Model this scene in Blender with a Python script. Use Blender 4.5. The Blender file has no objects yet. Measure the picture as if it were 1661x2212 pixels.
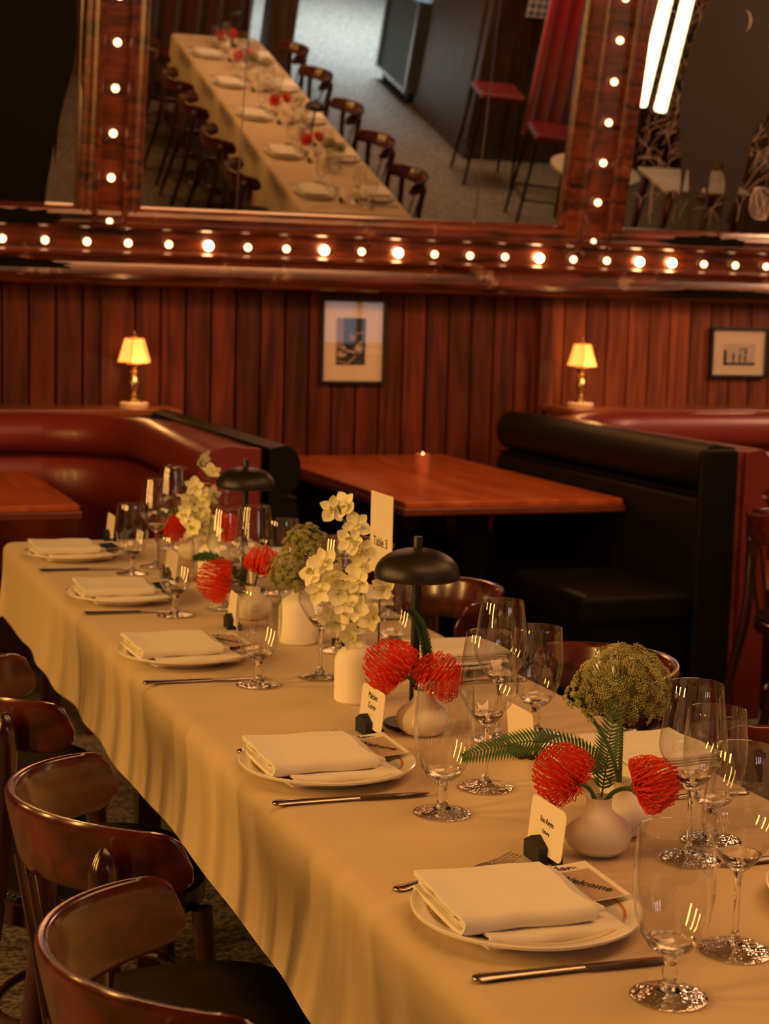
import bpy, math, random
from mathutils import Vector, Matrix
random.seed(7)
SC = bpy.context.scene
COL = SC.collection
PI = math.pi
# ------------------------------------------------------------------ camera
cd = bpy.data.cameras.new('camera'); cam = bpy.data.objects.new('camera', cd); COL.objects.link(cam)
cd.sensor_fit = 'HORIZONTAL'; cd.sensor_width = 36.0; cd.lens = 3670.86 / 1661 * 36.0
cd.clip_start = .05; cd.clip_end = 60
yaw, pitch, roll = .36212, .12420, .02644
fw = Vector((math.sin(yaw)*math.cos(pitch), math.cos(yaw)*math.cos(pitch), -math.sin(pitch)))
rt = Vector((math.cos(yaw), -math.sin(yaw), 0)); up = rt.cross(fw)
r2 = math.cos(roll)*rt + math.sin(roll)*up; u2 = -math.sin(roll)*rt + math.cos(roll)*up
cam.matrix_world = Matrix(((r2.x, u2.x, -fw.x, 0), (r2.y, u2.y, -fw.y, 0), (r2.z, u2.z, -fw.z, 1.4782), (0, 0, 0, 1)))
cd.dof.use_dof = True; cd.dof.focus_distance = 2.35; cd.dof.aperture_fstop = 11.0
SC.camera = cam
# ------------------------------------------------------------------ world and light
SC.view_settings.view_transform = 'Standard'; SC.view_settings.look = 'None'
SC.view_settings.exposure = 0.0; SC.view_settings.gamma = 1.0; SC.view_settings.use_curve_mapping = False
W = bpy.data.worlds.new('world'); SC.world = W; W.use_nodes = True
W.node_tree.nodes['Background'].inputs[0].default_value = (1, .55, .3, 1)
W.node_tree.nodes['Background'].inputs[1].default_value = .03
def area(name, loc, target, sx, sy, power, color, spread=PI):
    l = bpy.data.lights.new(name, 'AREA'); l.shape = 'RECTANGLE'; l.size = sx; l.size_y = sy
    l.energy = power; l.color = color; l.spread = spread
    o = bpy.data.objects.new(name, l); COL.objects.link(o); o.location = loc
    o.rotation_euler = (Vector(target) - Vector(loc)).to_track_quat('-Z', 'Y').to_euler(); return o
for y_ in (1.2, 2.7, 4.3): area('warm_wall_light', (-2.7, y_, 1.9), (1.0, y_+.1, .75), .22, 1.7, 50, (1, .50, .12))
area('warm_ceiling_light', (1.5, 1.4, 3.25), (1.5, 3.0, .75), 2.4, 1.4, 46, (1, .45, .15))
area('warm_ceiling_light', (3.9, 2.6, 3.25), (3.8, 2.4, .7), 1.8, 2.4, 46, (1, .48, .18))
area('warm_booth_light', (2.6, 4.6, 3.1), (2.6, 7.5, 1.0), 2.4, .5, 34, (1, .42, .15), 2.2)
area('added_daylight_from_above', (6.1, -2.9, 3.3), (6.0, -2.5, 0.0), 1.6, 2.4, 300, (.66, .83, 1), 1.5)  # daylight for the mirrored floor, added under a closed ceiling without a skylight
area('added_warm_floor_fill', (5.5, 1.2, 3.3), (5.4, 1.2, 0), 1.0, 1.6, 26, (1, .62, .36), 1.7)  # fill added to warm the carpet seen in the mirror; no bar lamp
area('warm_side_light', (6.6, 5.2, 2.9), (4.4, 7.5, 1.1), .5, 1.2, 26, (1, .50, .26), 2.0)

# ------------------------------------------------------------------ materials
def new_mat(name):
    m = bpy.data.materials.new(name); m.use_nodes = True
    return m, m.node_tree, m.node_tree.nodes['Principled BSDF']
def pm(name, col, rough=.5, metal=0, coat=0, spec=.5, bump=0, bscale=60, var=0, vscale=4, sheen=0, emis=None, es=0, trans=0):
    m, nt, b = new_mat(name); N = nt.nodes; L = nt.links
    b.inputs['Base Color'].default_value = (*col, 1); b.inputs['Roughness'].default_value = rough
    b.inputs['Metallic'].default_value = metal; b.inputs['Coat Weight'].default_value = coat
    b.inputs['Coat Roughness'].default_value = .12
    b.inputs['Specular IOR Level'].default_value = spec; b.inputs['Sheen Weight'].default_value = sheen
    tc = N.new('ShaderNodeTexCoord')
    if var:
        n = N.new('ShaderNodeTexNoise'); n.inputs['Scale'].default_value = vscale; n.inputs['Detail'].default_value = 4
        L.new(tc.outputs['Object'], n.inputs['Vector'])
        r = N.new('ShaderNodeMapRange'); r.inputs['From Min'].default_value = .3; r.inputs['From Max'].default_value = .7
        r.inputs['To Min'].default_value = 1 - var; r.inputs['To Max'].default_value = 1 + var
        L.new(n.outputs['Fac'], r.inputs['Value'])
        h = N.new('ShaderNodeHueSaturation'); h.inputs['Color'].default_value = (*col, 1)
        L.new(r.outputs['Result'], h.inputs['Value']); L.new(h.outputs['Color'], b.inputs['Base Color'])
    if bump:
        n = N.new('ShaderNodeTexNoise'); n.inputs['Scale'].default_value = bscale; n.inputs['Detail'].default_value = 3
        L.new(tc.outputs['Object'], n.inputs['Vector'])
        bp = N.new('ShaderNodeBump'); bp.inputs['Strength'].default_value = bump; bp.inputs['Distance'].default_value = .01
        L.new(n.outputs['Fac'], bp.inputs['Height']); L.new(bp.outputs['Normal'], b.inputs['Normal'])
    if emis:
        b.inputs['Emission Color'].default_value = (*emis, 1); b.inputs['Emission Strength'].default_value = es
    if trans: b.inputs['Transmission Weight'].default_value = trans
    return m
def wood(name, c1, c2, rough=.3, coat=.4, stretch=(3, 3, .35), scale=9, board=0, knots=0, bump=.15, scuff=0):
    m, nt, b = new_mat(name); N = nt.nodes; L = nt.links
    tc = N.new('ShaderNodeTexCoord'); mp = N.new('ShaderNodeMapping'); mp.inputs['Scale'].default_value = stretch
    L.new(tc.outputs['Object'], mp.inputs['Vector'])
    n = N.new('ShaderNodeTexNoise'); n.inputs['Scale'].default_value = scale; n.inputs['Detail'].default_value = 8
    n.inputs['Distortion'].default_value = .8; L.new(mp.outputs['Vector'], n.inputs['Vector'])
    cr = N.new('ShaderNodeValToRGB'); cr.color_ramp.elements[0].position = .32; cr.color_ramp.elements[1].position = .68
    cr.color_ramp.elements[0].color = (*c1, 1); cr.color_ramp.elements[1].color = (*c2, 1)
    L.new(n.outputs['Fac'], cr.inputs['Fac']); out = cr.outputs['Color']
    if board:
        sx = N.new('ShaderNodeSeparateXYZ'); L.new(tc.outputs['Object'], sx.inputs[0])
        d = N.new('ShaderNodeMath'); d.operation = 'DIVIDE'; d.inputs[1].default_value = board; L.new(sx.outputs['X'], d.inputs[0])
        f = N.new('ShaderNodeMath'); f.operation = 'FLOOR'; L.new(d.outputs[0], f.inputs[0])
        w = N.new('ShaderNodeTexWhiteNoise'); w.noise_dimensions = '1D'; L.new(f.outputs[0], w.inputs['W'])
        cx = N.new('ShaderNodeCombineXYZ'); L.new(w.outputs['Value'], cx.inputs['Z'])
        va = N.new('ShaderNodeVectorMath'); va.operation = 'MULTIPLY_ADD'; va.inputs[1].default_value = (9, 9, 9)
        L.new(cx.outputs[0], va.inputs[0]); L.new(tc.outputs['Object'], va.inputs[2]); L.new(va.outputs[0], mp.inputs['Vector'])
        r = N.new('ShaderNodeMapRange'); r.inputs['To Min'].default_value = .62; r.inputs['To Max'].default_value = 1.25
        L.new(w.outputs['Value'], r.inputs['Value'])
        h = N.new('ShaderNodeHueSaturation'); L.new(out, h.inputs['Color']); L.new(r.outputs[0], h.inputs['Value']); out = h.outputs['Color']
    if scuff:
        n2 = N.new('ShaderNodeTexNoise'); n2.inputs['Scale'].default_value = 5; n2.inputs['Detail'].default_value = 9
        n2.inputs['Roughness'].default_value = .72
        L.new(tc.outputs['Object'], n2.inputs['Vector'])
        r2_ = N.new('ShaderNodeValToRGB'); r2_.color_ramp.elements[0].position = .60; r2_.color_ramp.elements[1].position = .66
        L.new(n2.outputs['Fac'], r2_.inputs['Fac'])
        mx = N.new('ShaderNodeMix'); mx.data_type = 'RGBA'; mx.inputs[7].default_value = (.34, .2, .12, 1)
        mm = N.new('ShaderNodeMath'); mm.operation = 'MULTIPLY'; mm.inputs[1].default_value = scuff
        L.new(r2_.outputs['Color'], mm.inputs[0]); L.new(mm.outputs[0], mx.inputs[0]); L.new(out, mx.inputs[6]); out = mx.outputs[2]
    L.new(out, b.inputs['Base Color'])
    b.inputs['Roughness'].default_value = rough; b.inputs['Coat Weight'].default_value = coat; b.inputs['Coat Roughness'].default_value = .15
    bp = N.new('ShaderNodeBump'); bp.inputs['Strength'].default_value = bump; bp.inputs['Distance'].default_value = .004
    L.new(n.outputs['Fac'], bp.inputs['Height']); L.new(bp.outputs['Normal'], b.inputs['Normal'])
    return m
def thin_glass(name, tint=(1, 1, 1), k=1.0, ripple=0):
    m = bpy.data.materials.new(name); m.use_nodes = True; nt = m.node_tree; N = nt.nodes; L = nt.links; N.clear()
    o = N.new('ShaderNodeOutputMaterial'); t = N.new('ShaderNodeBsdfTransparent'); g = N.new('ShaderNodeBsdfGlossy')
    t.inputs[0].default_value = (*tint, 1); g.inputs['Roughness'].default_value = .01
    f = N.new('ShaderNodeLayerWeight'); f.inputs['Blend'].default_value = .5
    pw = N.new('ShaderNodeMath'); pw.operation = 'POWER'; pw.inputs[1].default_value = 3.2
    mu = N.new('ShaderNodeMath'); mu.operation = 'MULTIPLY_ADD'; mu.inputs[1].default_value = .85*k; mu.inputs[2].default_value = .15*k; mu.use_clamp = True
    if ripple:
        tc = N.new('ShaderNodeTexCoord'); n_ = N.new('ShaderNodeTexNoise'); n_.inputs['Scale'].default_value = 90; L.new(tc.outputs['Object'], n_.inputs['Vector'])
        bp = N.new('ShaderNodeBump'); bp.inputs['Strength'].default_value = ripple; bp.inputs['Distance'].default_value = .01
        L.new(n_.outputs['Fac'], bp.inputs['Height']); L.new(bp.outputs[0], g.inputs['Normal'])
    mx = N.new('ShaderNodeMixShader'); L.new(f.outputs['Facing'], pw.inputs[0]); L.new(pw.outputs[0], mu.inputs[0]); L.new(mu.outputs[0], mx.inputs[0])
    L.new(t.outputs[0], mx.inputs[1]); L.new(g.outputs[0], mx.inputs[2]); L.new(mx.outputs[0], o.inputs[0]); return m
def solid_glass(name):
    m, nt, b = new_mat(name); b.inputs['Transmission Weight'].default_value = 1; b.inputs['Roughness'].default_value = 0
    b.inputs['IOR'].default_value = 1.48; b.inputs['Base Color'].default_value = (1, 1, 1, 1); return m
def emitter(name, col, s):
    m = bpy.data.materials.new(name); m.use_nodes = True; nt = m.node_tree; nt.nodes.clear()
    o = nt.nodes.new('ShaderNodeOutputMaterial'); e = nt.nodes.new('ShaderNodeEmission')
    e.inputs[0].default_value = (*col, 1); e.inputs[1].default_value = s; nt.links.new(e.outputs[0], o.inputs[0]); return m
M = {}
M['cloth'] = pm('cream_linen', (.62, .47, .31), .9, bump=.12, bscale=260, sheen=.25, spec=.15, var=.03, vscale=5)
M['napkin'] = pm('white_napkin', (.86, .80, .70), .9, bump=.1, bscale=300, sheen=.2, spec=.15)
M['paper'] = pm('card_paper', (.86, .78, .68), .8, spec=.2)
M['tan'] = pm('tan_print', (.52, .37, .26), .8, spec=.2)
M['navy'] = pm('dark_print', (.02, .025, .045), .8, spec=.2)
M['ink'] = pm('black_ink', (.015, .012, .012), .8)
M['blackm'] = pm('black_matte_metal', (.012, .011, .011), .42, metal=0, spec=.5)
M['holder'] = pm('black_card_holder', (.01, .01, .012), .6)
M['ceramic'] = pm('matte_white_ceramic', (.93, .87, .74), .65, bump=.03, bscale=90, spec=.3)
M['steel'] = pm('cutlery_steel', (.42, .36, .33), .27, metal=1)
M['glass'] = thin_glass('thin_glass'); M['foot'] = thin_glass('glass_foot', (.97, .96, .94), 2.4, .35); M['sglass'] = solid_glass('stem_glass')
M['red'] = pm('red_orange_style', (.80, .06, .022), .5, var=.2, vscale=30, spec=.3)
M['redcore'] = pm('flower_core', (.35, .11, .03), .8)
M['orchid'] = pm('orchid_white', (.92, .89, .62), .6, spec=.3, sheen=.3)
M['lip'] = pm('orchid_lip', (.72, .72, .28), .6)
M['stem'] = pm('green_stem', (.08, .15, .035), .6)
M['fern'] = pm('fern_green', (.06, .15, .03), .6, var=.2, vscale=20)
M['umbel'] = pm('umbel_floret', (.40, .37, .15), .8, var=.3, vscale=40)
M['umbelg'] = pm('umbel_green', (.12, .17, .04), .8)
M['chair'] = wood('mahogany_bentwood', (.035, .005, .003), (.13, .019, .007), .2, .8, (2, 9, 9), 3, bump=.03)
M['chairdark'] = wood('dark_bentwood', (.022, .007, .004), (.05, .014, .008), .22, .7, (9, 9, 1), 3, bump=.03)
M['blackleather'] = pm('black_leather', (.006, .0055, .005), .5, bump=.1, bscale=180, spec=.14)
M['tack'] = pm('nailhead', (.11, .08, .055), .3, metal=1)
M['burg'] = pm('burgundy_leather', (.17, .022, .014), .36, bump=.10, bscale=140, coat=.1, var=.15, vscale=3)
M['panel_lit'] = wood('lit_wainscot_pine', (.11, .026, .010), (.27, .075, .028), .5, .0, (5, 5, .45), 4, board=.1165, bump=.2)  # browner boards, with the stronger light on this section put into their colour
M['panel_lit'].node_tree.nodes['Principled BSDF'].inputs['Specular IOR Level'].default_value = .25
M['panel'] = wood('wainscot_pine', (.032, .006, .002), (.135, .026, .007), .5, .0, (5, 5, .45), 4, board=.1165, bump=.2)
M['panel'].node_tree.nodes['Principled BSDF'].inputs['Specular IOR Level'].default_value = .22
M['trimw'] = wood('ledge_wood', (.14, .035, .012), (.32, .09, .03), .3, .4, (.5, 6, 6), 5)
M['frame'] = wood('frame_wood', (.012, .004, .002), (.17, .036, .009), .3, .3, (1.2, 8, 8), 3.2, scuff=.75, bump=.25)
M['table'] = wood('booth_table_wood', (.30, .060, .012), (.50, .125, .028), .30, .12, (4, .5, 4), 4)
M['tedge'] = wood('booth_table_edge', (.09, .02, .008), (.17, .04, .014), .3, .4, (1, 1, 6), 4)
M['dark'] = pm('dark_wall_paint', (.02, .012, .01), .6)
M['ceil'] = pm('ceiling_paint', (.10, .05, .03), .8)
M['bar'] = wood('bar_wood', (.03, .017, .011), (.09, .05, .03), .35, .3, (5, 5, .5), 4)
M['black'] = pm('black_paint', (.003, .003, .003), .6, spec=.1)
M['greyp'] = pm('charcoal_paint', (.032, .027, .026), .4, spec=.2, bump=.03, bscale=5)
M['scratch'] = pm('scratch_white', (.62, .50, .42), .6)
M['edge'] = pm('mirror_bevel', (.55, .55, .68), .15, metal=1)
M['bulb'] = emitter('bulb_glow', (1, .50, .22), 5.5)
M['bulbhot'] = emitter('bulb_glow_bright', (1, .55, .22), 26)
M['brass'] = pm('old_brass', (.42, .30, .17), .3, metal=1, var=.3, vscale=40)
M['onyx'] = pm('pale_stone', (.72, .58, .42), .3)
M['candle'] = pm('copper_glass', (.65, .20, .10), .25, metal=.6, emis=(1, .2, .06), es=.08)
M['flame'] = emitter('flame', (1, .62, .25), 9)
M['picblack'] = pm('picture_frame_black', (.012, .01, .008), .35)
M['mat'] = pm('picture_mat', (.80, .68, .55), .85)
M['picglass'] = thin_glass('picture_glass', k=.8)
M['iron'] = pm('black_iron', (.012, .01, .01), .4, metal=.4)
M['redvinyl'] = pm('oxblood_vinyl', (.12, .012, .012), .3)
M['redcurt'] = pm('red_velvet', (.48, .006, .012), .7, sheen=.5)
M['wine'] = pm('wine_curtain', (.09, .006, .010), .8, sheen=.4)
M['case'] = pm('grey_green_case', (.07, .085, .075), .5)
M['alu'] = pm('aluminium_edge', (.6, .6, .62), .3, metal=1)
M['rope'] = pm('pale_rope', (.62, .58, .46), .8)
M['tube'] = emitter('tube_glow', (1, .74, .38), 7)
M['sky'] = emitter('daylight_pane', (.65, .82, 1), .5)
def mirror_mat():
    m, nt, b = new_mat('aged_mirror'); N = nt.nodes; L = nt.links
    b.inputs['Metallic'].default_value = 1; b.inputs['Base Color'].default_value = (.80, .77, .74, 1); b.inputs['Roughness'].default_value = .012
    return m
M['mirror'] = mirror_mat()
def shade_mat():
    m, nt, b = new_mat('pleated_lamp_shade'); N = nt.nodes; L = nt.links
    b.inputs['Base Color'].default_value = (.75, .45, .2, 1); b.inputs['Roughness'].default_value = .8
    b.inputs['Emission Color'].default_value = (1, .40, .06, 1); b.inputs['Emission Strength'].default_value = 1.5
    return m
M['shade'] = shade_mat()
M['shaderib'] = pm('shade_rib', (.55, .22, .06), .8, emis=(1, .25, .03), es=.35)
def plate_mat():
    m, nt, b = new_mat('plate_glaze'); N = nt.nodes; L = nt.links
    tc = N.new('ShaderNodeTexCoord'); s = N.new('ShaderNodeSeparateXYZ'); L.new(tc.outputs['Object'], s.inputs[0])
    c = N.new('ShaderNodeCombineXYZ'); L.new(s.outputs[0], c.inputs[0]); L.new(s.outputs[1], c.inputs[1])
    ln = N.new('ShaderNodeVectorMath'); ln.operation = 'LENGTH'; L.new(c.outputs[0], ln.inputs[0])
    cr = N.new('ShaderNodeValToRGB'); cr.color_ramp.interpolation = 'CONSTANT'; e = cr.color_ramp.elements
    e[0].position = 0; e[0].color = (.86, .80, .68, 1); e[1].position = .1125; e[1].color = (.62, .25, .08, 1)
    x = e.new(.1150); x.color = (.86, .80, .68, 1)
    L.new(ln.outputs['Value'], cr.inputs[0]); L.new(cr.outputs[0], b.inputs['Base Color'])
    b.inputs['Roughness'].default_value = .18; return m
M['plate'] = plate_mat()
def carpet_mat():
    m, nt, b = new_mat('braided_carpet'); N = nt.nodes; L = nt.links
    tc = N.new('ShaderNodeTexCoord'); mp = N.new('ShaderNodeMapping'); mp.inputs['Scale'].default_value = (60, 110, 60)
    L.new(tc.outputs['Object'], mp.inputs[0]); v = N.new('ShaderNodeTexVoronoi'); v.inputs['Scale'].default_value = 1
    L.new(mp.outputs[0], v.inputs['Vector'])
    cr = N.new('ShaderNodeValToRGB'); e = cr.color_ramp.elements
    e[0].color = (.30, .26, .20, 1); e[0].position = .1; e[1].color = (.05, .042, .03, 1); e[1].position = .75
    L.new(v.outputs['Distance'], cr.inputs[0]); L.new(cr.outputs[0], b.inputs['Base Color'])
    bp = N.new('ShaderNodeBump'); bp.invert = True; bp.inputs['Strength'].default_value = .7; bp.inputs['Distance'].default_value = .006
    L.new(v.outputs['Distance'], bp.inputs['Height']); L.new(bp.outputs[0], b.inputs['Normal'])
    b.inputs['Roughness'].default_value = .9; return m
M['carpet'] = carpet_mat()
def tile_mat():
    m, nt, b = new_mat('blue_diamond_print'); N = nt.nodes; L = nt.links
    tc = N.new('ShaderNodeTexCoord'); mp = N.new('ShaderNodeMapping'); mp.inputs['Rotation'].default_value = (0, 0, PI/4)
    s = N.new('ShaderNodeSeparateXYZ'); c = N.new('ShaderNodeCombineXYZ'); L.new(tc.outputs['Object'], s.inputs[0])
    L.new(s.outputs['X'], c.inputs[0]); L.new(s.outputs['Z'], c.inputs[1]); L.new(c.outputs[0], mp.inputs[0])
    ch = N.new('ShaderNodeTexChecker'); ch.inputs['Scale'].default_value = 22; ch.inputs[1].default_value = (.10, .17, .42, 1); ch.inputs[2].default_value = (.62, .62, .66, 1)
    L.new(mp.outputs[0], ch.inputs[0]); L.new(ch.outputs[0], b.inputs['Base Color']); return m
M['tile'] = tile_mat()

# ------------------------------------------------------------------ mesh helpers
class G:
    def __init__(s): s.v = []; s.f = []
    def add(s, vs, fs, mt=None):
        o = len(s.v)
        for p in vs:
            p = Vector(p); s.v.append(mt @ p if mt else p)
        s.f += [tuple(i + o for i in f) for f in fs]; return s
    def box(s, x0, x1, y0, y1, z0, z1, mt=None):
        vs = [(x, y, z) for z in (z0, z1) for y in (y0, y1) for x in (x0, x1)]
        return s.add(vs, [(0, 2, 3, 1), (4, 5, 7, 6), (0, 1, 5, 4), (2, 6, 7, 3), (0, 4, 6, 2), (1, 3, 7, 5)], mt)
    def lathe(s, prof, n=32, mt=None):
        vs = []; fs = []; rings = []
        for r, z in prof:
            if r <= 1e-6: rings.append([len(vs)]); vs.append((0, 0, z))
            else:
                rings.append(list(range(len(vs), len(vs)+n))); vs += [(r*math.cos(2*PI*k/n), r*math.sin(2*PI*k/n), z) for k in range(n)]
        for a, b in zip(rings, rings[1:]):
            for k in range(n):
                k2 = (k+1) % n
                if len(a) == 1 and len(b) == 1: continue
                if len(a) == 1: fs.append((a[0], b[k2], b[k]))
                elif len(b) == 1: fs.append((a[k], a[k2], b[0]))
                else: fs.append((a[k], a[k2], b[k2], b[k]))
        return s.add(vs, fs, mt)
    def tube(s, pts, rad, n=8, caps=True, mt=None, flat=1.0):
        pts = [Vector(p) for p in pts]; rs = rad if isinstance(rad, (list, tuple)) else [rad]*len(pts)
        vs = []; fs = []; prev = None
        for i, p in enumerate(pts):
            t = (pts[min(i+1, len(pts)-1)] - pts[max(i-1, 0)])
            if t.length < 1e-9: t = Vector((0, 0, 1))
            t.normalize()
            if prev is None:
                a = Vector((0, 0, 1)) if abs(t.z) < .9 else Vector((1, 0, 0))
                u = t.cross(a).normalized()
            else: u = (prev - t*prev.dot(t)).normalized()
            prev = u; w = t.cross(u)
            for k in range(n):
                an = 2*PI*k/n; vs.append(p + rs[i]*(math.cos(an)*u + flat*math.sin(an)*w))
        for i in range(len(pts)-1):
            for k in range(n):
                fs.append((i*n+k, i*n+(k+1) % n, (i+1)*n+(k+1) % n, (i+1)*n+k))
        if caps: fs.append(tuple(range(n-1, -1, -1))); fs.append(tuple(range((len(pts)-1)*n, len(pts)*n)))
        return s.add(vs, fs, mt)
    def sweep(s, path, sect, closed_sect=True, caps=True):
        """path: list of (pos, side, up) ; sect: list of (a, b) placed at pos + a*side + b*up"""
        vs = []; fs = []; n = len(sect)
        for pos, side, upv in path:
            for a, b in sect: vs.append(Vector(pos) + a*Vector(side) + b*Vector(upv))
        m = n if closed_sect else n-1
        for i in range(len(path)-1):
            for k in range(m):
                fs.append((i*n+k, i*n+(k+1) % n, (i+1)*n+(k+1) % n, (i+1)*n+k))
        if caps and closed_sect: fs.append(tuple(range(n-1, -1, -1))); fs.append(tuple(range((len(path)-1)*n, len(path)*n)))
        return s.add(vs, fs)
    def ball(s, c, r, seg=8, rings=5, mt=None, sz=1):
        pr = [(r*math.sin(PI*i/rings), -r*sz*math.cos(PI*i/rings)) for i in range(rings+1)]; pr[0] = (0, pr[0][1]); pr[-1] = (0, pr[-1][1])
        m_ = Matrix.Translation(c); return s.lathe(pr, seg, (mt @ m_) if mt else m_)
    def build(s, name, mat, parent=None, smooth=40, bevel=0, bseg=2, solid=0, subd=0):
        me = bpy.data.meshes.new(name); me.from_pydata([tuple(v) for v in s.v], [], s.f); me.materials.append(mat)
        if bevel or subd or solid:
            import bmesh
            bm = bmesh.new(); bm.from_mesh(me); bmesh.ops.remove_doubles(bm, verts=bm.verts, dist=1e-6)
            bmesh.ops.recalc_face_normals(bm, faces=bm.faces)
            bm.to_mesh(me); bm.free()
        else:
            import bmesh
            bm = bmesh.new(); bm.from_mesh(me); bmesh.ops.recalc_face_normals(bm, faces=bm.faces); bm.to_mesh(me); bm.free()
        if smooth:
            me.shade_smooth(); me.set_sharp_from_angle(angle=math.radians(smooth))
        o = bpy.data.objects.new(name, me); COL.objects.link(o)
        if parent: o.parent = parent
        if solid: m_ = o.modifiers.new('solid', 'SOLIDIFY'); m_.thickness = solid; m_.offset = 0
        if bevel: m_ = o.modifiers.new('bevel', 'BEVEL'); m_.width = bevel; m_.segments = bseg; m_.limit_method = 'ANGLE'; m_.harden_normals = True
        if subd: m_ = o.modifiers.new('sub', 'SUBSURF'); m_.levels = subd; m_.render_levels = subd
        return o
def tag(o, label=None, cat=None, group=None, kind=None):
    if label: o['label'] = label
    if cat: o['category'] = cat
    if group: o['group'] = group
    if kind: o['kind'] = kind
    return o
def thing(name, label, cat, loc=(0, 0, 0), rz=0, group=None, rx=0):
    o = bpy.data.objects.new(name, None); COL.objects.link(o); o.location = loc; o.rotation_euler = (rx, 0, rz); o.empty_display_size = .05
    return tag(o, label, cat, group)
def dup(root, loc, rz=0, label=None, group=None, skip=()):
    r = root.copy(); COL.objects.link(r); r.location = loc; r.rotation_euler = (root.rotation_euler.x, 0, rz)
    if label: r['label'] = label
    if group: r['group'] = group
    for ch in list(root.children):
        if ch.name.split('.')[0] in skip: continue
        c = ch.copy(); COL.objects.link(c); c.parent = r
        for g in list(ch.children):
            d = g.copy(); COL.objects.link(d); d.parent = c
    return r
def struct(o): o['kind'] = 'structure'; return o
def rectpath(a, b, n): return [a + (b-a)*i/n for i in range(n+1)]
def text_part(txt, size, mat, parent, mt, name='lettering', ext=.0002, squash=1.0):
    cu = bpy.data.curves.new(name, 'FONT'); cu.body = txt; cu.size = size; cu.extrude = ext; cu.align_x = 'CENTER'; cu.align_y = 'CENTER'
    tmp = bpy.data.objects.new('tmp_text', cu); COL.objects.link(tmp)
    dg = bpy.context.evaluated_depsgraph_get(); me = bpy.data.meshes.new_from_object(tmp.evaluated_get(dg))
    bpy.data.objects.remove(tmp)
    me.materials.clear(); me.materials.append(mat)
    me.transform(mt @ Matrix.Diagonal((squash, 1, 1, 1)))
    o = bpy.data.objects.new(name, me); COL.objects.link(o); o.parent = parent; return o

# ------------------------------------------------------------------ room shell
WY = 7.5
struct(G().box(-3.2, 9.6, -6.4, 7.9, -.05, 0).build('floor', M['carpet'], smooth=0))
struct(G().box(-3.2, 9.6, -6.4, 7.9, 3.4, 3.5).build('ceiling', M['ceil'], smooth=0))
struct(G().box(-3.2, -3.1, -6.4, 7.9, 0, 3.4).build('wall_left', M['dark'], smooth=0))
struct(G().box(9.5, 9.6, -6.4, 7.9, 0, 3.4).build('wall_right', M['dark'], smooth=0))
struct(G().box(-3.2, 9.6, -6.5, -6.4, 0, 3.4).build('wall_front', M['dark'], smooth=0))
g = G(); gR = G(); bw = .1165
k = math.floor(-3.1/bw)
while k*bw < 9.5:
    x0 = k*bw; x1 = x0+bw
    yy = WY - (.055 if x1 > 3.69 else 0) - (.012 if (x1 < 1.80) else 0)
    b_ = .004
    vs = [(x0, yy+.03, 0), (x0+.003, yy+.012, 0), (x0+.006, yy, 0), (x1-.006, yy, 0), (x1-.003, yy+.012, 0), (x1, yy+.03, 0)]
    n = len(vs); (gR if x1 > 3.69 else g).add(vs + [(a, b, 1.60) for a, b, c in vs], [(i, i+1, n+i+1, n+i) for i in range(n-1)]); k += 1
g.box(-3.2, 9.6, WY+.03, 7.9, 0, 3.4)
struct(g.build('wall_back', M['panel'], smooth=0)); struct(gR.build('wall_back_right', M['panel_lit'], smooth=0))
struct(G().box(3.6, 3.66, WY-.06, WY+.02, 0, 1.6).build('trim_1', M['panel'], smooth=0, bevel=.004))
struct(G().box(1.475, 1.605, WY-.035, WY+.02, .97, 1.6).build('trim_2', M['panel'], smooth=0, bevel=.006))
struct(G().box(-3.1, 9.5, WY-.16, WY+.02, 1.55, 1.62).build('trim_3', M['chairdark'], smooth=0, bevel=.006))
# ledges behind the booths
struct(G().box(-3.1, 1.78, 7.2, WY, .955, .983).box(-3.1, 1.765, 7.24, WY-.01, 0, .955).build('trim_4', M['trimw'], smooth=0, bevel=.006))
struct(G().box(3.62, 9.4, 7.12, WY-.04, .965, .993).box(3.64, 9.4, 7.16, WY-.05, 0, .965).build('trim_5', M['trimw'], smooth=0, bevel=.006))
g = G()
for x_ in (2.2, 3.4, 4.6): g.box(x_, x_+.10, -6.39, -6.36, 1.5, 3.2)
wn = struct(g.build('added_glint_strips', emitter('glint_strip_glow', (1, .86, .80), 14), smooth=0))  # unseen glowing strips added to put pale streaks in the glasses
g = G().box(3.7, 3.74, -6.39, -6.36, 1.7, 3.1).build('added_red_glint_strip', emitter('red_glow', (1, .08, .16), 14), smooth=0); struct(g)  # unseen red strip added for pink glints on the glass bowls
# window behind the camera with a faint daylight glow
w_ = struct(G().box(5.7, 8.6, -6.39, -6.36, .9, 3.0).build('window_1', M['sky'], smooth=0))
g = G()
for x in (5.65, 6.6, 7.6, 8.6): g.box(x, x+.07, -6.37, -6.30, .85, 3.05)
g.box(5.65, 8.67, -6.37, -6.30, .83, .9); g.box(5.65, 8.67, -6.37, -6.30, 3.0, 3.07)
struct(g.build('window_frame', M['bar'], w_, smooth=0))

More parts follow.
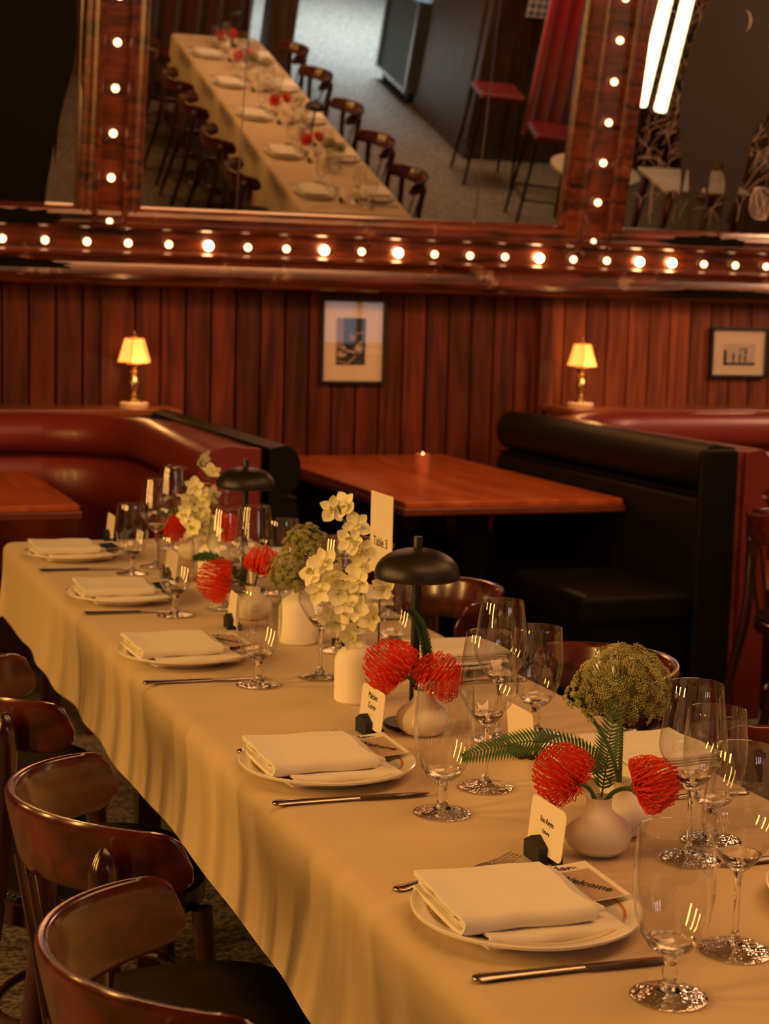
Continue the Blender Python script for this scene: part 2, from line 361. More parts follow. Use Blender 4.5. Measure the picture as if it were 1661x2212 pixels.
# ------------------------------------------------------------------ bulb frame and mirrors
TILT = .20604; FO = (0, 7.32, 1.696)
fr = thing('mirror_frame', 'big leaning carved wood frame set with rows of small round lit bulbs', 'frame', FO, 0, rx=TILT)
rail = [(-.195, .10), (-.19, -.0), (-.175, -.02), (-.155, -.022), (-.15, -.045), (-.13, -.056), (-.105, -.05), (-.085, -.04), (-.065, -.046), (-.05, -.062), (-.038, -.064), (-.034, -.055), (-.031, -.008),
        (.056, -.008), (.060, -.035), (.070, -.045), (.082, -.045), (.086, -.036), (.100, -.032), (.118, -.034), (.134, -.026), (.146, -.004), (.152, .028), (.152, .10)]
def moulding(u0, u1, prof):
    return G().add([(u, y, z) for u in (u0, u1) for z, y in prof], [(i, i+1, len(prof)+i+1, len(prof)+i) for i in range(len(prof)-1)] + [tuple(range(len(prof))), tuple(range(2*len(prof)-1, len(prof)-1, -1))])
moulding(-3.0, 9.3, rail).build('bottom_rail', M['frame'], fr, smooth=30)
moulding(-3.0, 9.3, [(2.2-a, b) for a, b in rail]).build('top_rail', M['frame'], fr, smooth=30)
post = [(-.145, .028), (-.140, .0), (-.128, -.022), (-.11, -.03), (-.095, -.022), (-.082, -.028), (-.07, -.04), (-.058, -.042), (-.052, -.034), (-.049, -.008), (.049, -.008), (.052, -.034), (.058, -.042), (.07, -.04), (.082, -.028), (.095, -.022), (.11, -.03), (.128, -.022), (.140, .0), (.145, .028)]
posts = [(1.469, 1.0), (3.775, 1.18), (6.08, 1.1), (-.84, 1.0)]
for px, sc in posts:
    P = [(px+a*sc, b) for a, b in post]; n = len(P)
    g = G().add([(u, y, z) for z in (.058, 2.14) for u, y in P] + [(px-.12, .06, .058), (px+.12, .06, .058)], [(i, i+1, n+i+1, n+i) for i in range(n-1)])
    g.build('post', M['frame'], fr, smooth=30)
    g = G()
    for sgn in (-1, 1):
        z = .09
        while z < 1.4: g.ball((px+sgn*.0555*sc, -.042, z), .0045, 5, 4); z += .0125
    tag(g.build('bead_trim', M['frame'], fr, smooth=60), kind='stuff')
hot = {4, 7, 9, 13, 16, 17}
bm_ = {}
def bulb(u, v, is_hot):
    key = is_hot
    if key not in bm_:
        r = .0215 if is_hot else .0165
        o = G().ball((0, -.026, 0), r, 16, 10).build('light_bulb', M['bulbhot'] if is_hot else M['bulb'], fr)
        bm_[key] = o
        q = G().lathe([(0, 0), (.016, 0), (.016, .012), (.010, .014), (0, .014)], 14, Matrix.Translation((0, -.007, 0)) @ Matrix.Rotation(PI/2, 4, 'X')).build('bulb_socket', M['brass'], o)
        o.location = (u, 0, v)
    else:
        o = bm_[key].copy(); COL.objects.link(o); o.location = (u, 0, v)
        for c in list(bm_[key].children):
            d = c.copy(); COL.objects.link(d); d.parent = o
for i in range(-3, 24): bulb(1.2010+i*.17742, .0, i in hot)
for px, b0 in ((1.4691, .0894), (3.773, .0878)):
    for i in range(7): bulb(px, b0+i*.18463, False)
# mirrors
def pane(name, u0, u1, par):
    return G().box(u0, u1, .029, .034, .14, 2.06).build(name, M['mirror'], par, smooth=0)
mc = thing('wall_mirror', 'tilted wall mirror of three panes showing the long table from above', 'mirror', FO, 0, rx=TILT)
for a, b in ((1.60, 2.036), (2.041, 3.1785), (3.1835, 3.62)): pane('mirror_pane', a, b, mc)
for s in (2.0385, 3.181): G().box(s-.0025, s+.0025, .026, .032, .14, 2.06).build('bevelled_seam', M['edge'], mc, smooth=0)
ml = thing('wall_mirror', 'tilted wall mirror at far left almost covered in black paint', 'mirror', FO, 0, rx=TILT)
pane('mirror_pane', -.70, 1.34, ml)
mr = thing('wall_mirror', 'tilted wall mirror at right, scratched and overpainted with a dark dripping shape', 'mirror', FO, 0, rx=TILT)
pane('mirror_pane', 3.93, 5.95, mr)
def slab(poly, y0, y1, name, mat, par, **k):
    n = len(poly)
    import mathutils
    return G().add([(u, y0, v) for u, v in poly] + [(u, y1, v) for u, v in poly], [tuple(range(n)), tuple(range(2*n-1, n-1, -1))] + [(i, (i+1) % n, n+(i+1) % n, n+i) for i in range(n)]).build(name, mat, par, **k)
lp = [(1.33, 2.0), (1.33, 1.2), (1.303, .985), (1.311, .839), (1.301, .709), (1.271, .585), (1.25, .479), (1.246, .40), (1.24, .30), (1.232, .40), (1.227, .344), (1.215, .26), (1.210, .228), (1.204, .15), (-.68, .145), (-.68, 2.0)]
slab(lp, .0262, .0292, 'black_paint', M['black'], ml, smooth=0)
rp = [(4.248, 1.231), (4.206, 1.145), (4.182, 1.044), (4.164, .921), (4.160, .8), (4.163, .738), (4.175, .644), (4.205, .54), (4.222, .45), (4.232, .36), (4.226, .25), (4.222, .153), (4.228, .153), (4.236, .25), (4.245, .36), (4.252, .454), (4.262, .454),
      (4.284, .334), (4.292, .25), (4.301, .153), (4.316, .153), (4.314, .25), (4.326, .302), (4.36, .369), (4.374, .352), (4.385, .25), (4.391, .153), (4.398, .153), (4.394, .25), (4.386, .352), (4.387, .421), (4.387, .465), (4.405, .491), (4.433, .494), (4.455, .458), (4.478, .374), (4.485, .278), (4.487, .153), (4.508, .153), (4.512, .19), (4.517, .235),
      (4.531, .273), (4.547, .326), (4.568, .423), (4.578, .522), (4.595, .638), (4.615, .683), (4.639, .678), (4.651, .736), (4.712, .84), (4.80, 1.05), (4.80, 1.35), (4.74, 1.55), (4.35, 1.6), (4.27, 1.42)]
slab(rp, .0262, .0292, 'dark_painted_shape', M['greyp'], mr, smooth=0)
g = G()
for u0, v0, r, a0 in ((4.42, 1.16, .05, .3), (4.56, 1.10, .05, .2)):
    g.tube([(u0+r*math.cos(a0+t*.35), .0245, v0+r*1.2*math.sin(a0+t*.35)-.02) for t in range(-3, 4)], [.0005, .003, .005, .006, .005, .003, .0005], 6)
g.build('pale_curl', M['scratch'], mr)
g = G(); rnd = random.Random(3)
def scr(u, v, an, L_, w):
    pts = []; c = rnd.uniform(-1.2, 1.2)
    for i in range(7):
        t = i/6; pts.append((u+math.cos(an+c*t)*L_*t, .0285, v+math.sin(an+c*t)*L_*t))
    g.tube([p for p in pts if .16 < p[2] < 1.5 and 3.95 < p[0] < 5.9] or [(5, .0285, .5), (5.01, .0285, .5)], w, 3)
for i in range(140): scr(rnd.uniform(3.96, 4.22), rnd.uniform(.45, 1.35), rnd.uniform(.3, 1.5), rnd.uniform(.04, .2), rnd.uniform(.0003, .0007))
for i in range(45): scr(rnd.uniform(3.97, 4.7), rnd.uniform(.17, .5), rnd.uniform(1.2, 2.0), rnd.uniform(.06, .3), rnd.uniform(.0003, .0006))
for i in range(55): scr(rnd.uniform(4.55, 4.9), rnd.uniform(.2, .8), rnd.uniform(.8, 1.9), rnd.uniform(.1, .35), rnd.uniform(.0003, .0008))
for i in range(9): g.tube([(4.69+.06*math.cos(a*.5+i)*(1-.05*i), .0285, .30+.08*math.sin(a*.5+i*.7)) for a in range(12)], .0012, 3)
tag(g.build('scratch_marks', M['scratch'], mr, smooth=0), kind='stuff')
def smear(cx, cz, wx, wz, y, seed, name):
    rn = random.Random(seed); poly = []
    N_ = 40
    for i in range(N_):
        a = 2*PI*i/N_; k_ = 1+rn.uniform(-.22, .22); poly.append((cx+wx*math.cos(a)*k_, cz+wz*math.sin(a)*k_))
    slab(poly, y-.002, y, name, M['black'], fr, smooth=0)
smear(4.36, .108, .22, .030, -.033, 5, 'paint_smear'); smear(4.46, -.135, .34, .018, -.056, 8, 'paint_smear')
smear(1.05, .10, .22, .035, -.0445, 9, 'paint_smear'); smear(.98, -.10, .3, .03, -.050, 11, 'paint_smear')

# ------------------------------------------------------------------ pictures on the panelling
def picture(label, x0, x1, z0, z1, y, fw_, matw, art):
    cx = (x0+x1)/2; t = thing('framed_picture', label, 'picture', (cx, y, z0)); hw = (x1-x0)/2; h = z1-z0
    g = G().box(-hw, hw, -.03, 0, 0, fw_).box(-hw, hw, -.03, 0, h-fw_, h).box(-hw, -hw+fw_, -.03, 0, fw_, h-fw_).box(hw-fw_, hw, -.03, 0, fw_, h-fw_)
    g.build('frame', M['picblack'], t, smooth=0, bevel=.002)
    G().box(-hw+fw_, hw-fw_, -.014, -.004, fw_, h-fw_).build('mat_board', M['mat'], t, smooth=0)
    art(t, hw, h)
    G().box(-hw+fw_, hw-fw_, -.0205, -.0200, fw_, h-fw_).build('pane', M['picglass'], t, smooth=0)
    return t
def quads(polys, name, mat, t, y):
    g = G()
    for poly in polys:
        n = len(poly); g.add([(a, y-.0006, b) for a, b in poly]+[(a, y, b) for a, b in poly], [tuple(range(n)), tuple(range(2*n-1, n-1, -1))]+[(i, (i+1) % n, n+(i+1) % n, n+i) for i in range(n)])
    return g.build(name, mat, t, smooth=0)
def ell(cx, cz, a, b, n=14, rot=0): return [(cx+a*math.cos(2*PI*i/n)*math.cos(rot)-b*math.sin(2*PI*i/n)*math.sin(rot), cz+a*math.cos(2*PI*i/n)*math.sin(rot)+b*math.sin(2*PI*i/n)*math.cos(rot)) for i in range(n)]
M['ph1'] = pm('photo_dark', (.045, .035, .03), .6, var=.6, vscale=60)
M['ph2'] = pm('photo_mid', (.30, .20, .13), .6, var=.2, vscale=50)
M['ph3'] = pm('photo_light', (.55, .42, .32), .6, var=.15, vscale=60)
M['ph4'] = pm('photo_pale', (.62, .52, .46), .6, var=.08, vscale=20)
def art1(t, hw, h):
    a = (-.082, .062, .088, .305)
    x0, x1, z0, z1 = a
    o = quads([[(x0, z0), (x1, z0), (x1, z1), (x0, z1)]], 'photograph', M['ph1'], t, -.0146)
    quads([[(x0, z0+.07), (x0+.035, z0+.08), (x0+.035, z1), (x0, z1)]], 'pale_wall', M['ph2'], o, -.0152)
    quads([ell(.02, .235, .036, .006, rot=.1), ell(-.002, .222, .018, .022)], 'grey_area', M['ph2'], o, -.0153)
    quads([ell(.028, .165, .019, .026, rot=-.3), ell(.036, .19, .009, .010), ell(-.055, .138, .024, .015), ell(-.045, .158, .010, .018), [(-.05, .16), (-.045, .152), (.025, .138), (.03, .15)],
           [(-.08, .108), (-.08, .104), (-.022, .092), (-.022, .097)], [(-.026, .096), (-.022, .092), (.015, .128), (.012, .132)]], 'seated_figures', M['ph3'], o, -.0154)
picture('tall black framed picture with a dark photograph, centred on the panelling', 2.498, 2.815, 1.085, 1.478, WY, .013, .06, art1)
def art2(t, hw, h):
    x0, x1, z0, z1 = -.088, .096, .062, .170
    o = quads([[(x0, z0), (x1, z0), (x1, z1), (x0, z1)]], 'photograph', M['ph4'], t, -.0146)
    pol = [[(x0, z0), (x1, z0), (x1, z0+.014), (x0, z0+.012)], [(x0, z0), (x0+.017, z0), (x0+.017, z0+.076), (x0, z0+.076)]]
    for fx, sc in ((-.030, 1), (.008, 1.02), (.038, 1.05)):
        pol += [ell(fx, .118*sc, .006, .006), [(fx-.007, .112), (fx+.007, .112), (fx+.005, .085), (fx-.005, .085)], [(fx-.004, .086), (fx-.001, .086), (fx-.001, .072), (fx-.004, .072)], [(fx+.001, .086), (fx+.004, .086), (fx+.004, .072), (fx+.001, .072)]]
    pol += [ell(.012, .141, .009, .004), ell(.036, .143, .013, .005), ell(.042, .128, .007, .010)]
    quads(pol, 'standing_figures', M['ph1'], o, -.0153)
picture('small wide black framed picture of tiny dark figures, hung at the right', 4.535, 4.868, 1.135, 1.387, WY-.057, .013, .05, art2)

# ------------------------------------------------------------------ little brass table lamps on the ledges
def ledge_lamp(label, x, y, z):
    t = thing('table_lamp', label, 'lamp', (x, y, z), .15, 'brass lamps on the booth ledges')
    G().lathe([(0, 0), (.062, 0), (.064, .004), (.064, .018), (.058, .022), (0, .022)], 24).build('stone_base', M['onyx'], t)
    G().lathe([(0, .022), (.030, .022), (.028, .032), (.016, .040), (.02, .055), (.013, .062), (.022, .085), (.024, .11), (.016, .135), (.010, .142), (.018, .152), (.012, .160), (.026, .172), (.033, .188), (.030, .196), (.012, .200), (0, .2)], 20).build('brass_column', M['brass'], t)
    n = 6; g = G(); r0, r1, z0, z1 = .076, .044, .196, .300
    g.add([(r0*math.cos(2*PI*k/n), r0*math.sin(2*PI*k/n), z0) for k in range(n)] + [(r1*math.cos(2*PI*k/n), r1*math.sin(2*PI*k/n), z1) for k in range(n)], [(k, (k+1) % n, n+(k+1) % n, n+k) for k in range(n)])
    s = g.build('lamp_shade', M['shade'], t, smooth=0, solid=.001)
    g = G()
    for k in range(n): g.tube([(r0*math.cos(2*PI*k/n), r0*math.sin(2*PI*k/n), z0), (r1*math.cos(2*PI*k/n), r1*math.sin(2*PI*k/n), z1)], .0022, 5)
    for r, z in ((r0, z0), (r1, z1)): g.tube([(r*math.cos(2*PI*k/n), r*math.sin(2*PI*k/n), z) for k in range(n+1)], .002, 5)
    g.build('shade_rib', M['shaderib'], s)
    G().lathe([(0, .298), (.012, .300), (.014, .308), (.008, .314), (.005, .320), (.003, .332), (0, .336)], 12).build('finial', M['brass'], t)
    l = bpy.data.lights.new('lamp_glow', 'POINT'); l.energy = 1.1; l.color = (1, .48, .15); l.shadow_soft_size = .02
    lo = bpy.data.objects.new('lamp_glow', l); COL.objects.link(lo); lo.parent = t; lo.location = (0, 0, .18+.01)
    lo.location = (0, -.10, .17)
    return t
ledge_lamp('small brass lamp with lit fluted shade on ledge behind left booth', 1.600, 7.36, .983)
ledge_lamp('small brass lamp with lit fluted shade on ledge behind right booth', 3.755, 7.30, .993)

# ------------------------------------------------------------------ booths
def path3(pts):
    """pts in plan; returns (pos, side(left normal), up)"""
    out = []
    P = [Vector((a, b, 0)) for a, b in pts]
    for i, p in enumerate(P):
        t = (P[min(i+1, len(P)-1)]-P[max(i-1, 0)]).normalized(); out.append((p, Vector((-t.y, t.x, 0)), Vector((0, 0, 1))))
    return out
def arc(cx, cy, r, a0, a1, n): return [(cx+r*math.cos(a0+(a1-a0)*i/n), cy+r*math.sin(a0+(a1-a0)*i/n)) for i in range(n+1)]
def back_sect(side, w, top, seam, z0=.42):
    # a = offset to the sitting side; rolled top cushion over lower cushion
    s = side
    pts = [(0, z0), (0, top-.01)]
    for i in range(9):
        an = PI/2 - PI*i/8*1.02; pts.append((s*(w*.52 + w*.50*math.cos(an)), top-.085+.085*math.sin(an)*1.0))
    pts += [(s*w*.93, seam+.012), (s*w*.80, seam), (s*w*.90, seam-.012), (s*w*.98, seam-.06), (s*w*1.02, z0+.1), (s*w*1.0, z0)]
    return pts
# left booth (burgundy)
tl = thing('booth_bench', 'burgundy leather curved booth bench at far left, beside the wooden ledge', 'booth', (0, 7.2, 0))
O = Vector((0, 7.2, 0))
pl = [(-2.6, 7.2), (-1.5, 7.2), (-.5, 7.2), (.4, 7.2), (.9, 7.2)] + arc(1.07, 6.65, .55, PI/2, 0, 12)[1:] + [(1.62, 6.3), (1.615, 5.9), (1.61, 5.46)]
pl = [(a, b-7.2) for a, b in pl]
G().sweep(path3(pl), back_sect(-1, .19, .975, .80)).build('backrest', M['burg'], tl, smooth=50)
G().sweep(path3(pl), [(0, 0), (0, .968), (.015, .968), (.015, 0)]).build('backing_board', M['chairdark'], tl)
G().sweep(path3([(1.61, 5.46-7.2), (1.61, 5.43-7.2)]), [(a*1.03, b) for a, b in back_sect(-1, .2, .985, .80, .0)]).build('end_panel', M['burg'], tl, smooth=50, bevel=.008)
ins = [(-2.6, 6.98), (.85, 6.98)] + arc(1.0, 6.53, .45, PI/2, 0, 8)[1:] + [(1.45, 5.55)]
ins2 = [(a, b-7.2) for a, b in ins]
G().sweep(path3(ins2), [(0, .40), (0, .46), (-.02, .48), (-.40, .48), (-.43, .46), (-.43, .40)]).build('seat', M['burg'], tl, smooth=50, bevel=.01)
G().sweep(path3(ins2), [(0, 0), (0, .40), (-.40, .40), (-.40, 0)]).build('plinth', M['chairdark'], tl)
# middle booth: two facing black benches
def black_bench(label, xw, s, y0, y1, top, wid):
    t = thing('booth_bench', label, 'booth', (xw, y0, 0)); L_ = y1-y0
    sect = back_sect(s, wid, top, top-.19)
    G().sweep(path3([(0, 0), (0, L_)]), [(-a, b) for a, b in sect]).build('backrest', M['blackleather'], t, smooth=50, bevel=.006)
    g = G(); x0, x1 = sorted((s*wid*.8, s*(wid+.42)))
    g.box(x0, x1, .02, L_, .36, .47); g.build('seat', M['blackleather'], t, smooth=40, bevel=.03, bseg=4)
    g = G(); x0, x1 = sorted((s*wid*.8, s*(wid+.37)))
    g.box(x0, x1, .05, L_, 0, .36); g.build('plinth', M['blackleather'], t, smooth=0)
    return t
black_bench('black leather booth bench backing onto the burgundy curved booth', 1.645, 1, 5.44, 7.20, .985, .11)
bb = black_bench('black leather booth bench with high back, right of the empty booth table', 3.30, -1, 5.20, 6.93, 1.0, .15)
G().box(-.155, .0, -.03, .0, 0, .985).build('end_panel', M['blackleather'], bb, smooth=0, bevel=.02)
# right booth (burgundy)
tr = thing('booth_bench', 'burgundy leather booth bench at the right edge, behind the black bench', 'booth', (3.33, 7.12, 0))
pr = [(0, 5.20-7.12), (0, 5.9-7.12), (.0, 6.4-7.12)] + [(a-3.33, b-7.12) for a, b in arc(3.93, 6.52, .60, PI, PI/2, 10)[1:]] + [(1.6, 0), (3.0, 0), (5.5, 0)]
G().sweep(path3(pr), back_sect(-1, .12, .985, .80)).build('backrest', M['burg'], tr, smooth=50, bevel=0)
G().sweep(path3([(0, 5.17-7.12), (0, 5.20-7.12)]), [(a*1.05, b) for a, b in back_sect(-1, .10, .985, .80, 0)]).build('end_panel', M['burg'], tr, smooth=50, bevel=.006)
G().sweep(path3(pr), [(0, 0), (0, .975), (.018, .975), (.018, 0)]).build('backing_board', M['trimw'], tr)
pr2 = [(.2, 5.2-7.12), (.2, 6.4-7.12), (.5, -.30), (.9, -.2), (5.5, -.2)]
G().sweep(path3(pr2), [(0, 0), (0, .46), (-.42, .46), (-.42, 0)]).build('seat', M['burg'], tr, smooth=30, bevel=.02)
# booth tables
def booth_table(label, x0, x1, y0, y1, ped=True):
    t = thing('booth_table', label, 'table', ((x0+x1)/2, (y0+y1)/2, 0)); hx, hy = (x1-x0)/2, (y1-y0)/2
    tp = G().box(-hx, hx, -hy, hy, .728, .75).build('tabletop', M['table'], t, smooth=0, bevel=.003)
    G().box(-hx-.008, hx+.008, -hy-.008, hy+.0, .70, .7275).build('edge_band', M['tedge'], tp, smooth=0, bevel=.005)
    G().box(-.05, .05, -hy*.55-.05, -hy*.55+.05, .02, .70).box(-.28, .28, -hy*.55-.05, -hy*.55+.05, 0, .03).build('pedestal', M['iron'], t, smooth=0)
    return t
booth_table('empty polished wooden booth table holding one small copper candle', 2.24, 3.13, 5.70, WY-.005)
booth_table('polished wooden booth table cut off at the left edge, by burgundy bench', .10, 1.075, 5.80, 6.93)
booth_table('polished wooden table cut off at the right edge, in burgundy booth', 4.10, 4.95, 5.60, 6.85)
cdl = thing('votive_candle', 'small lit candle in ribbed copper glass on the empty booth table', 'candle', (2.713, 6.718, .75))
g = G(); n = 32
pf = [(.0, .002), (.027, 0), (.029, .004), (.031, .078), (.029, .079), (.0275, .02), (0, .018)]
g.lathe(pf, 32)
g.v = [Vector((v.x*(1+.03*(i % 2)), v.y*(1+.03*(i % 2)), v.z)) for i, v in enumerate(g.v)]
g.build('candle_glass', M['candle'], cdl)
G().lathe([(0, .02), (.024, .02), (.024, .058), (0, .058)], 20).build('wax', pm('wax', (.8, .5, .3), .6, emis=(1, .35, .1), es=.6), cdl)
G().lathe([(0, .058), (.006, .065), (.005, .075), (0, .088)], 10).build('flame', M['flame'], cdl)

# ------------------------------------------------------------------ dining tables and cloths
def cloth(label, x0, x1, y0, y1, group, seed=1, drop=.185):
    rn = random.Random(seed); rc = .03; T = .755
    per = []
    def seg(ax, ay, bx, by, n, nx, ny):
        for i in range(n): per.append((ax+(bx-ax)*i/n, ay+(by-ay)*i/n, nx, ny))
    cx0, cx1, cy0, cy1 = x0+rc, x1-rc, y0+rc, y1-rc
    def corner(cx, cy, a0):
        for i in range(8): a = a0+PI/2*i/8; per.append((cx+rc*math.cos(a), cy+rc*math.sin(a), math.cos(a), math.sin(a)))
    nL = int((y1-y0)/.02); nS = int((x1-x0)/.02)
    corner(cx0, cy0, PI); seg(cx0, y0, cx1, y0, nS, 0, -1); corner(cx1, cy0, 1.5*PI); seg(x1, cy0, x1, cy1, nL, 1, 0)
    corner(cx1, cy1, 0); seg(cx1, y1, cx0, y1, nS, 0, 1); corner(cx0, cy1, PI/2); seg(x0, cy1, x0, cy0, nL, -1, 0)
    n = len(per); s_ = [0]
    for i in range(1, n): s_.append(s_[-1]+math.hypot(per[i][0]-per[i-1][0], per[i][1]-per[i-1][1]))
    Ltot = s_[-1]
    ph = [(rn.randint(5, 38), rn.uniform(0, 6.28), rn.uniform(.3, 1)) for _ in range(9)]
    def fold(t):
        return sum(a*math.sin(2*PI*k_*t+p_)/(1+k_/25) for k_, p_, a in ph)/3.2
    rings = []
    # inner top ring, rounding, skirt
    prof = [(-.026, 0)] + [(-.026+.028*math.sin(a), -.026+.026*math.cos(a)) for a in (PI/8, PI/4, 3*PI/8, PI/2)]
    K = 9
    vs = []; fs = []
    for off, dz in prof:
        for (x, y, nx, ny) in per: vs.append((x+nx*off, y+ny*off, T+dz))
    for j in range(1, K+1):
        f = j/K
        for i, (x, y, nx, ny) in enumerate(per):
            t = s_[i]/Ltot; fo = fold(t)
            corner_f = min(1, abs(nx*ny)*2)
            out = .002+.004*f + fo*.018*f**1.3 + .030*corner_f*f - .006*math.sin(PI*f)
            vs.append((x+nx*out, y+ny*out, T-.026-f*(drop-.026)*(1+.08*fold(t+.13)+.10*corner_f)))
    R_ = len(prof)+K
    for j in range(R_-1):
        for i in range(n): i2 = (i+1) % n; fs.append((j*n+i, j*n+i2, (j+1)*n+i2, (j+1)*n+i))
    fs.append(tuple(range(n)))
    o = G().add(vs, fs).build('tablecloth', M['cloth'], None, smooth=60)
    tag(o, label, 'tablecloth', group); return o
def dtable(label, x0, x1, y0, y1):
    t = thing('dining_table', label, 'table', ((x0+x1)/2, (y0+y1)/2, 0)); hx, hy = (x1-x0)/2-.02, (y1-y0)/2-.02
    G().box(-hx, hx, -hy, hy, .715, .735).build('tabletop', M['chairdark'], t, smooth=0)
    for a in (-1, 1):
        for b in (-1, -.33, .33, 1): G().box(a*(hx-.10)-.025, a*(hx-.10)+.025, b*(hy-.1)-.025, b*(hy-.1)+.025, 0, .715).build('leg', M['chairdark'], t, smooth=0)
TX0, TX1, TY0, TY1 = .693, 1.433, .95, 4.95
cloth('cream tablecloth over the long dining table running across the foreground', TX0, TX1, TY0, TY1, None, 1, .215)
dtable('long dining table under the foreground cream cloth', TX0, TX1, TY0, TY1)
SX = 2.655; SY = -.55        # the second table, parallel to the first, stands this far away
cloth('cream tablecloth on the second long table seen in the mirror', 3.35, 4.10, .40, 4.40, None, 5, .46)
dtable('second long dining table seen only in the mirror', 3.35, 4.10, .40, 4.40)

# ------------------------------------------------------------------ bentwood chairs
def make_chair(name, label, group, rim='chair'):
    """sitter faces +X; origin on the floor below the seat centre"""
    t = thing(name, label, 'chair', (0, 0, 0), 0, group)
    # seat frame + cushion
    def seat_outline(k=1.0, n=36):
        return [(.205*k*math.copysign(abs(math.cos(a))**.8, math.cos(a)), .205*k*math.copysign(abs(math.sin(a))**.8, math.sin(a))*(1+.06*math.cos(a))) for a in [2*PI*i/n for i in range(n)]]
    def stack(levels):
        g = G(); n = 36; vs = []; fs = []
        for k, z in levels: vs += [(a, b, z) for a, b in seat_outline(k, n)]
        for j in range(len(levels)-1):
            for i in range(n): fs.append((j*n+i, j*n+(i+1) % n, (j+1)*n+(i+1) % n, (j+1)*n+i))
        fs.append(tuple(range(n-1, -1, -1))); fs.append(tuple(range((len(levels)-1)*n, len(levels)*n))); return g.add(vs, fs)
    stack([(.97, .405), (1.0, .410), (1.0, .445), (.98, .449)]).build('seat_frame', M['chairdark'], t)
    s = stack([(.985, .447), (.985, .456), (.93, .468), (.78, .477), (.5, .482), (.2, .484)]).build('seat', M['blackleather'], t, smooth=80)
    g = G(); N_ = 90
    for i in range(N_):
        a = 2*PI*i/N_; c = math.cos(a); d = math.sin(a)
        g.ball((.199*math.copysign(abs(c)**.8, c), .199*math.copysign(abs(d)**.8, d)*(1+.06*c), .459), .0035, 6, 4)
    tag(g.build('nailhead_trim', M['tack'], s, smooth=60), kind='stuff')
    # back band: U in plan, open to +X
    path = []; n = 34
    for i in range(n+1):
        a = math.radians(-80 + 160*i/n)          # angle measured from -X
        x = -.195*math.cos(a)**1.15 - .035; y = .205*math.sin(a)
        pass
        u = abs(a)/math.radians(80)
        top = .815 - .012*u**2; bot = .712 + .006*u
        if u > .84: e = (u-.84)/.16; r_ = .045; top -= r_*(1-math.sqrt(max(0, 1-e*e))); bot += .02*(1-math.sqrt(max(0, 1-e*e)))
        path.append((x, y, a, bot, top))
    # straighten arms
    vs = []; fs = []; sec = 14
    cen = []
    for i, (x, y, a, bot, top) in enumerate(path):
        nx, ny = -math.cos(a), math.sin(a)       # outward
        if abs(math.degrees(a)) > 80: nx *= .6
        L_ = math.hypot(nx, ny); nx /= L_; ny /= L_
        hh = (top-bot)/2; mz = (top+bot)/2
        for k in range(sec):
            an = 2*PI*k/sec; ca, sa = math.cos(an), math.sin(an)
            w_ = math.copysign(abs(ca)**.55, ca)*.0095; h_ = math.copysign(abs(sa)**.45, sa)*hh
            lean = (mz+h_-.70)*.22
            o_ = w_ + lean
            vs.append((x+nx*o_, y+ny*o_*.5, mz+h_))
    for i in range(len(path)-1):
        for k in range(sec): fs.append((i*sec+k, i*sec+(k+1) % sec, (i+1)*sec+(k+1) % sec, (i+1)*sec+k))
    fs.append(tuple(range(sec-1, -1, -1))); fs.append(tuple(range((len(path)-1)*sec, len(path)*sec)))
    G().add(vs, fs).build('backrest', M[rim], t, smooth=60)
    # rear posts run down into rear legs
    for sgn in (-1, 1):
        G().tube([(-.280, sgn*.190, 0), (-.240, sgn*.178, .18), (-.196, sgn*.168, .40), (-.182, sgn*.170, .52), (-.174, sgn*.182, .66), (-.174, sgn*.192, .74), (-.175, sgn*.195, .765), (-.175, sgn*.196, .784), (-.175, sgn*.196, .792)],
                 [.013, .016, .019, .019, .020, .021, .019, .012, .003], 12).build('rear_leg', M['chairdark'], t)
        G().tube([(.215, sgn*.185, 0), (.19, sgn*.172, .2), (.170, sgn*.160, .41)], [.012, .016, .020], 12).build('front_leg', M['chairdark'], t)
    for y in (-.045, .045):
        G().tube([(-.195, y*.8, .44), (-.215, y, .58), (-.238, y, .715)], .0065, 8).build('spindle', M['chairdark'], t)
    G().tube([(.165*math.cos(a), .150*math.sin(a)-0, .22+.02*math.cos(a)) for a in [2*PI*i/28 for i in range(29)]], .0085, 8, False).build('stretcher_ring', M['chairdark'], t)
    return t
chL = [(.530, 1.675, -.03, 'nearest bentwood chair at the lower left edge, only its curved back showing'), (.578, 2.235, .03, 'second nearest bentwood chair on the left side, whole curved back visible'),
       (.565, 2.955, .0, 'third bentwood chair on the left side, half out of frame'), (.51, 3.60, -.04, 'fourth bentwood chair on the left side, only a back tip at the edge')]
proto = make_chair('bentwood_chair', chL[0][3], 'bentwood chairs along the left side of the foreground table')
proto.location = (chL[0][0], chL[0][1], 0); proto.rotation_euler.z = chL[0][2]
for x, y, r, lb in chL[1:]: dup(proto, (x, y, 0), r, lb)
chR = [(1.40, 2.12, 3.14, 'bentwood chair at the right edge, its back behind the nearest wine glasses'), (1.395, 2.82, 3.10, 'bentwood chair on the far side behind the big green umbel flower'),
       (1.41, 3.64, 3.16, 'bentwood chair on the far side beside the nearer black mushroom lamp'), (1.41, 4.36, 3.14, 'bentwood chair on the far side behind the tall table card')]
for x, y, r, lb in chR: dup(proto, (x, y, 0), r, lb, 'bentwood chairs along the far side of the foreground table')
for i, y in enumerate((3.75, 3.05, 2.35, 1.75, 1.0)):
    dup(proto, (3.24, y, 0), random.uniform(-.1, .1), 'dark bentwood chair, number %s from the wall, left of the mirrored table' % ('one', 'two', 'three', 'four', 'five')[i], 'bentwood chairs around the second table')
for i, y in enumerate((3.7, 3.0, 2.25, 1.45, .75)):
    dup(proto, (4.17, y, 0), PI+random.uniform(-.15, .15), 'dark bentwood chair, number %s from the wall, right of the mirrored table' % ('one', 'two', 'three', 'four', 'five')[i], 'bentwood chairs around the second table')
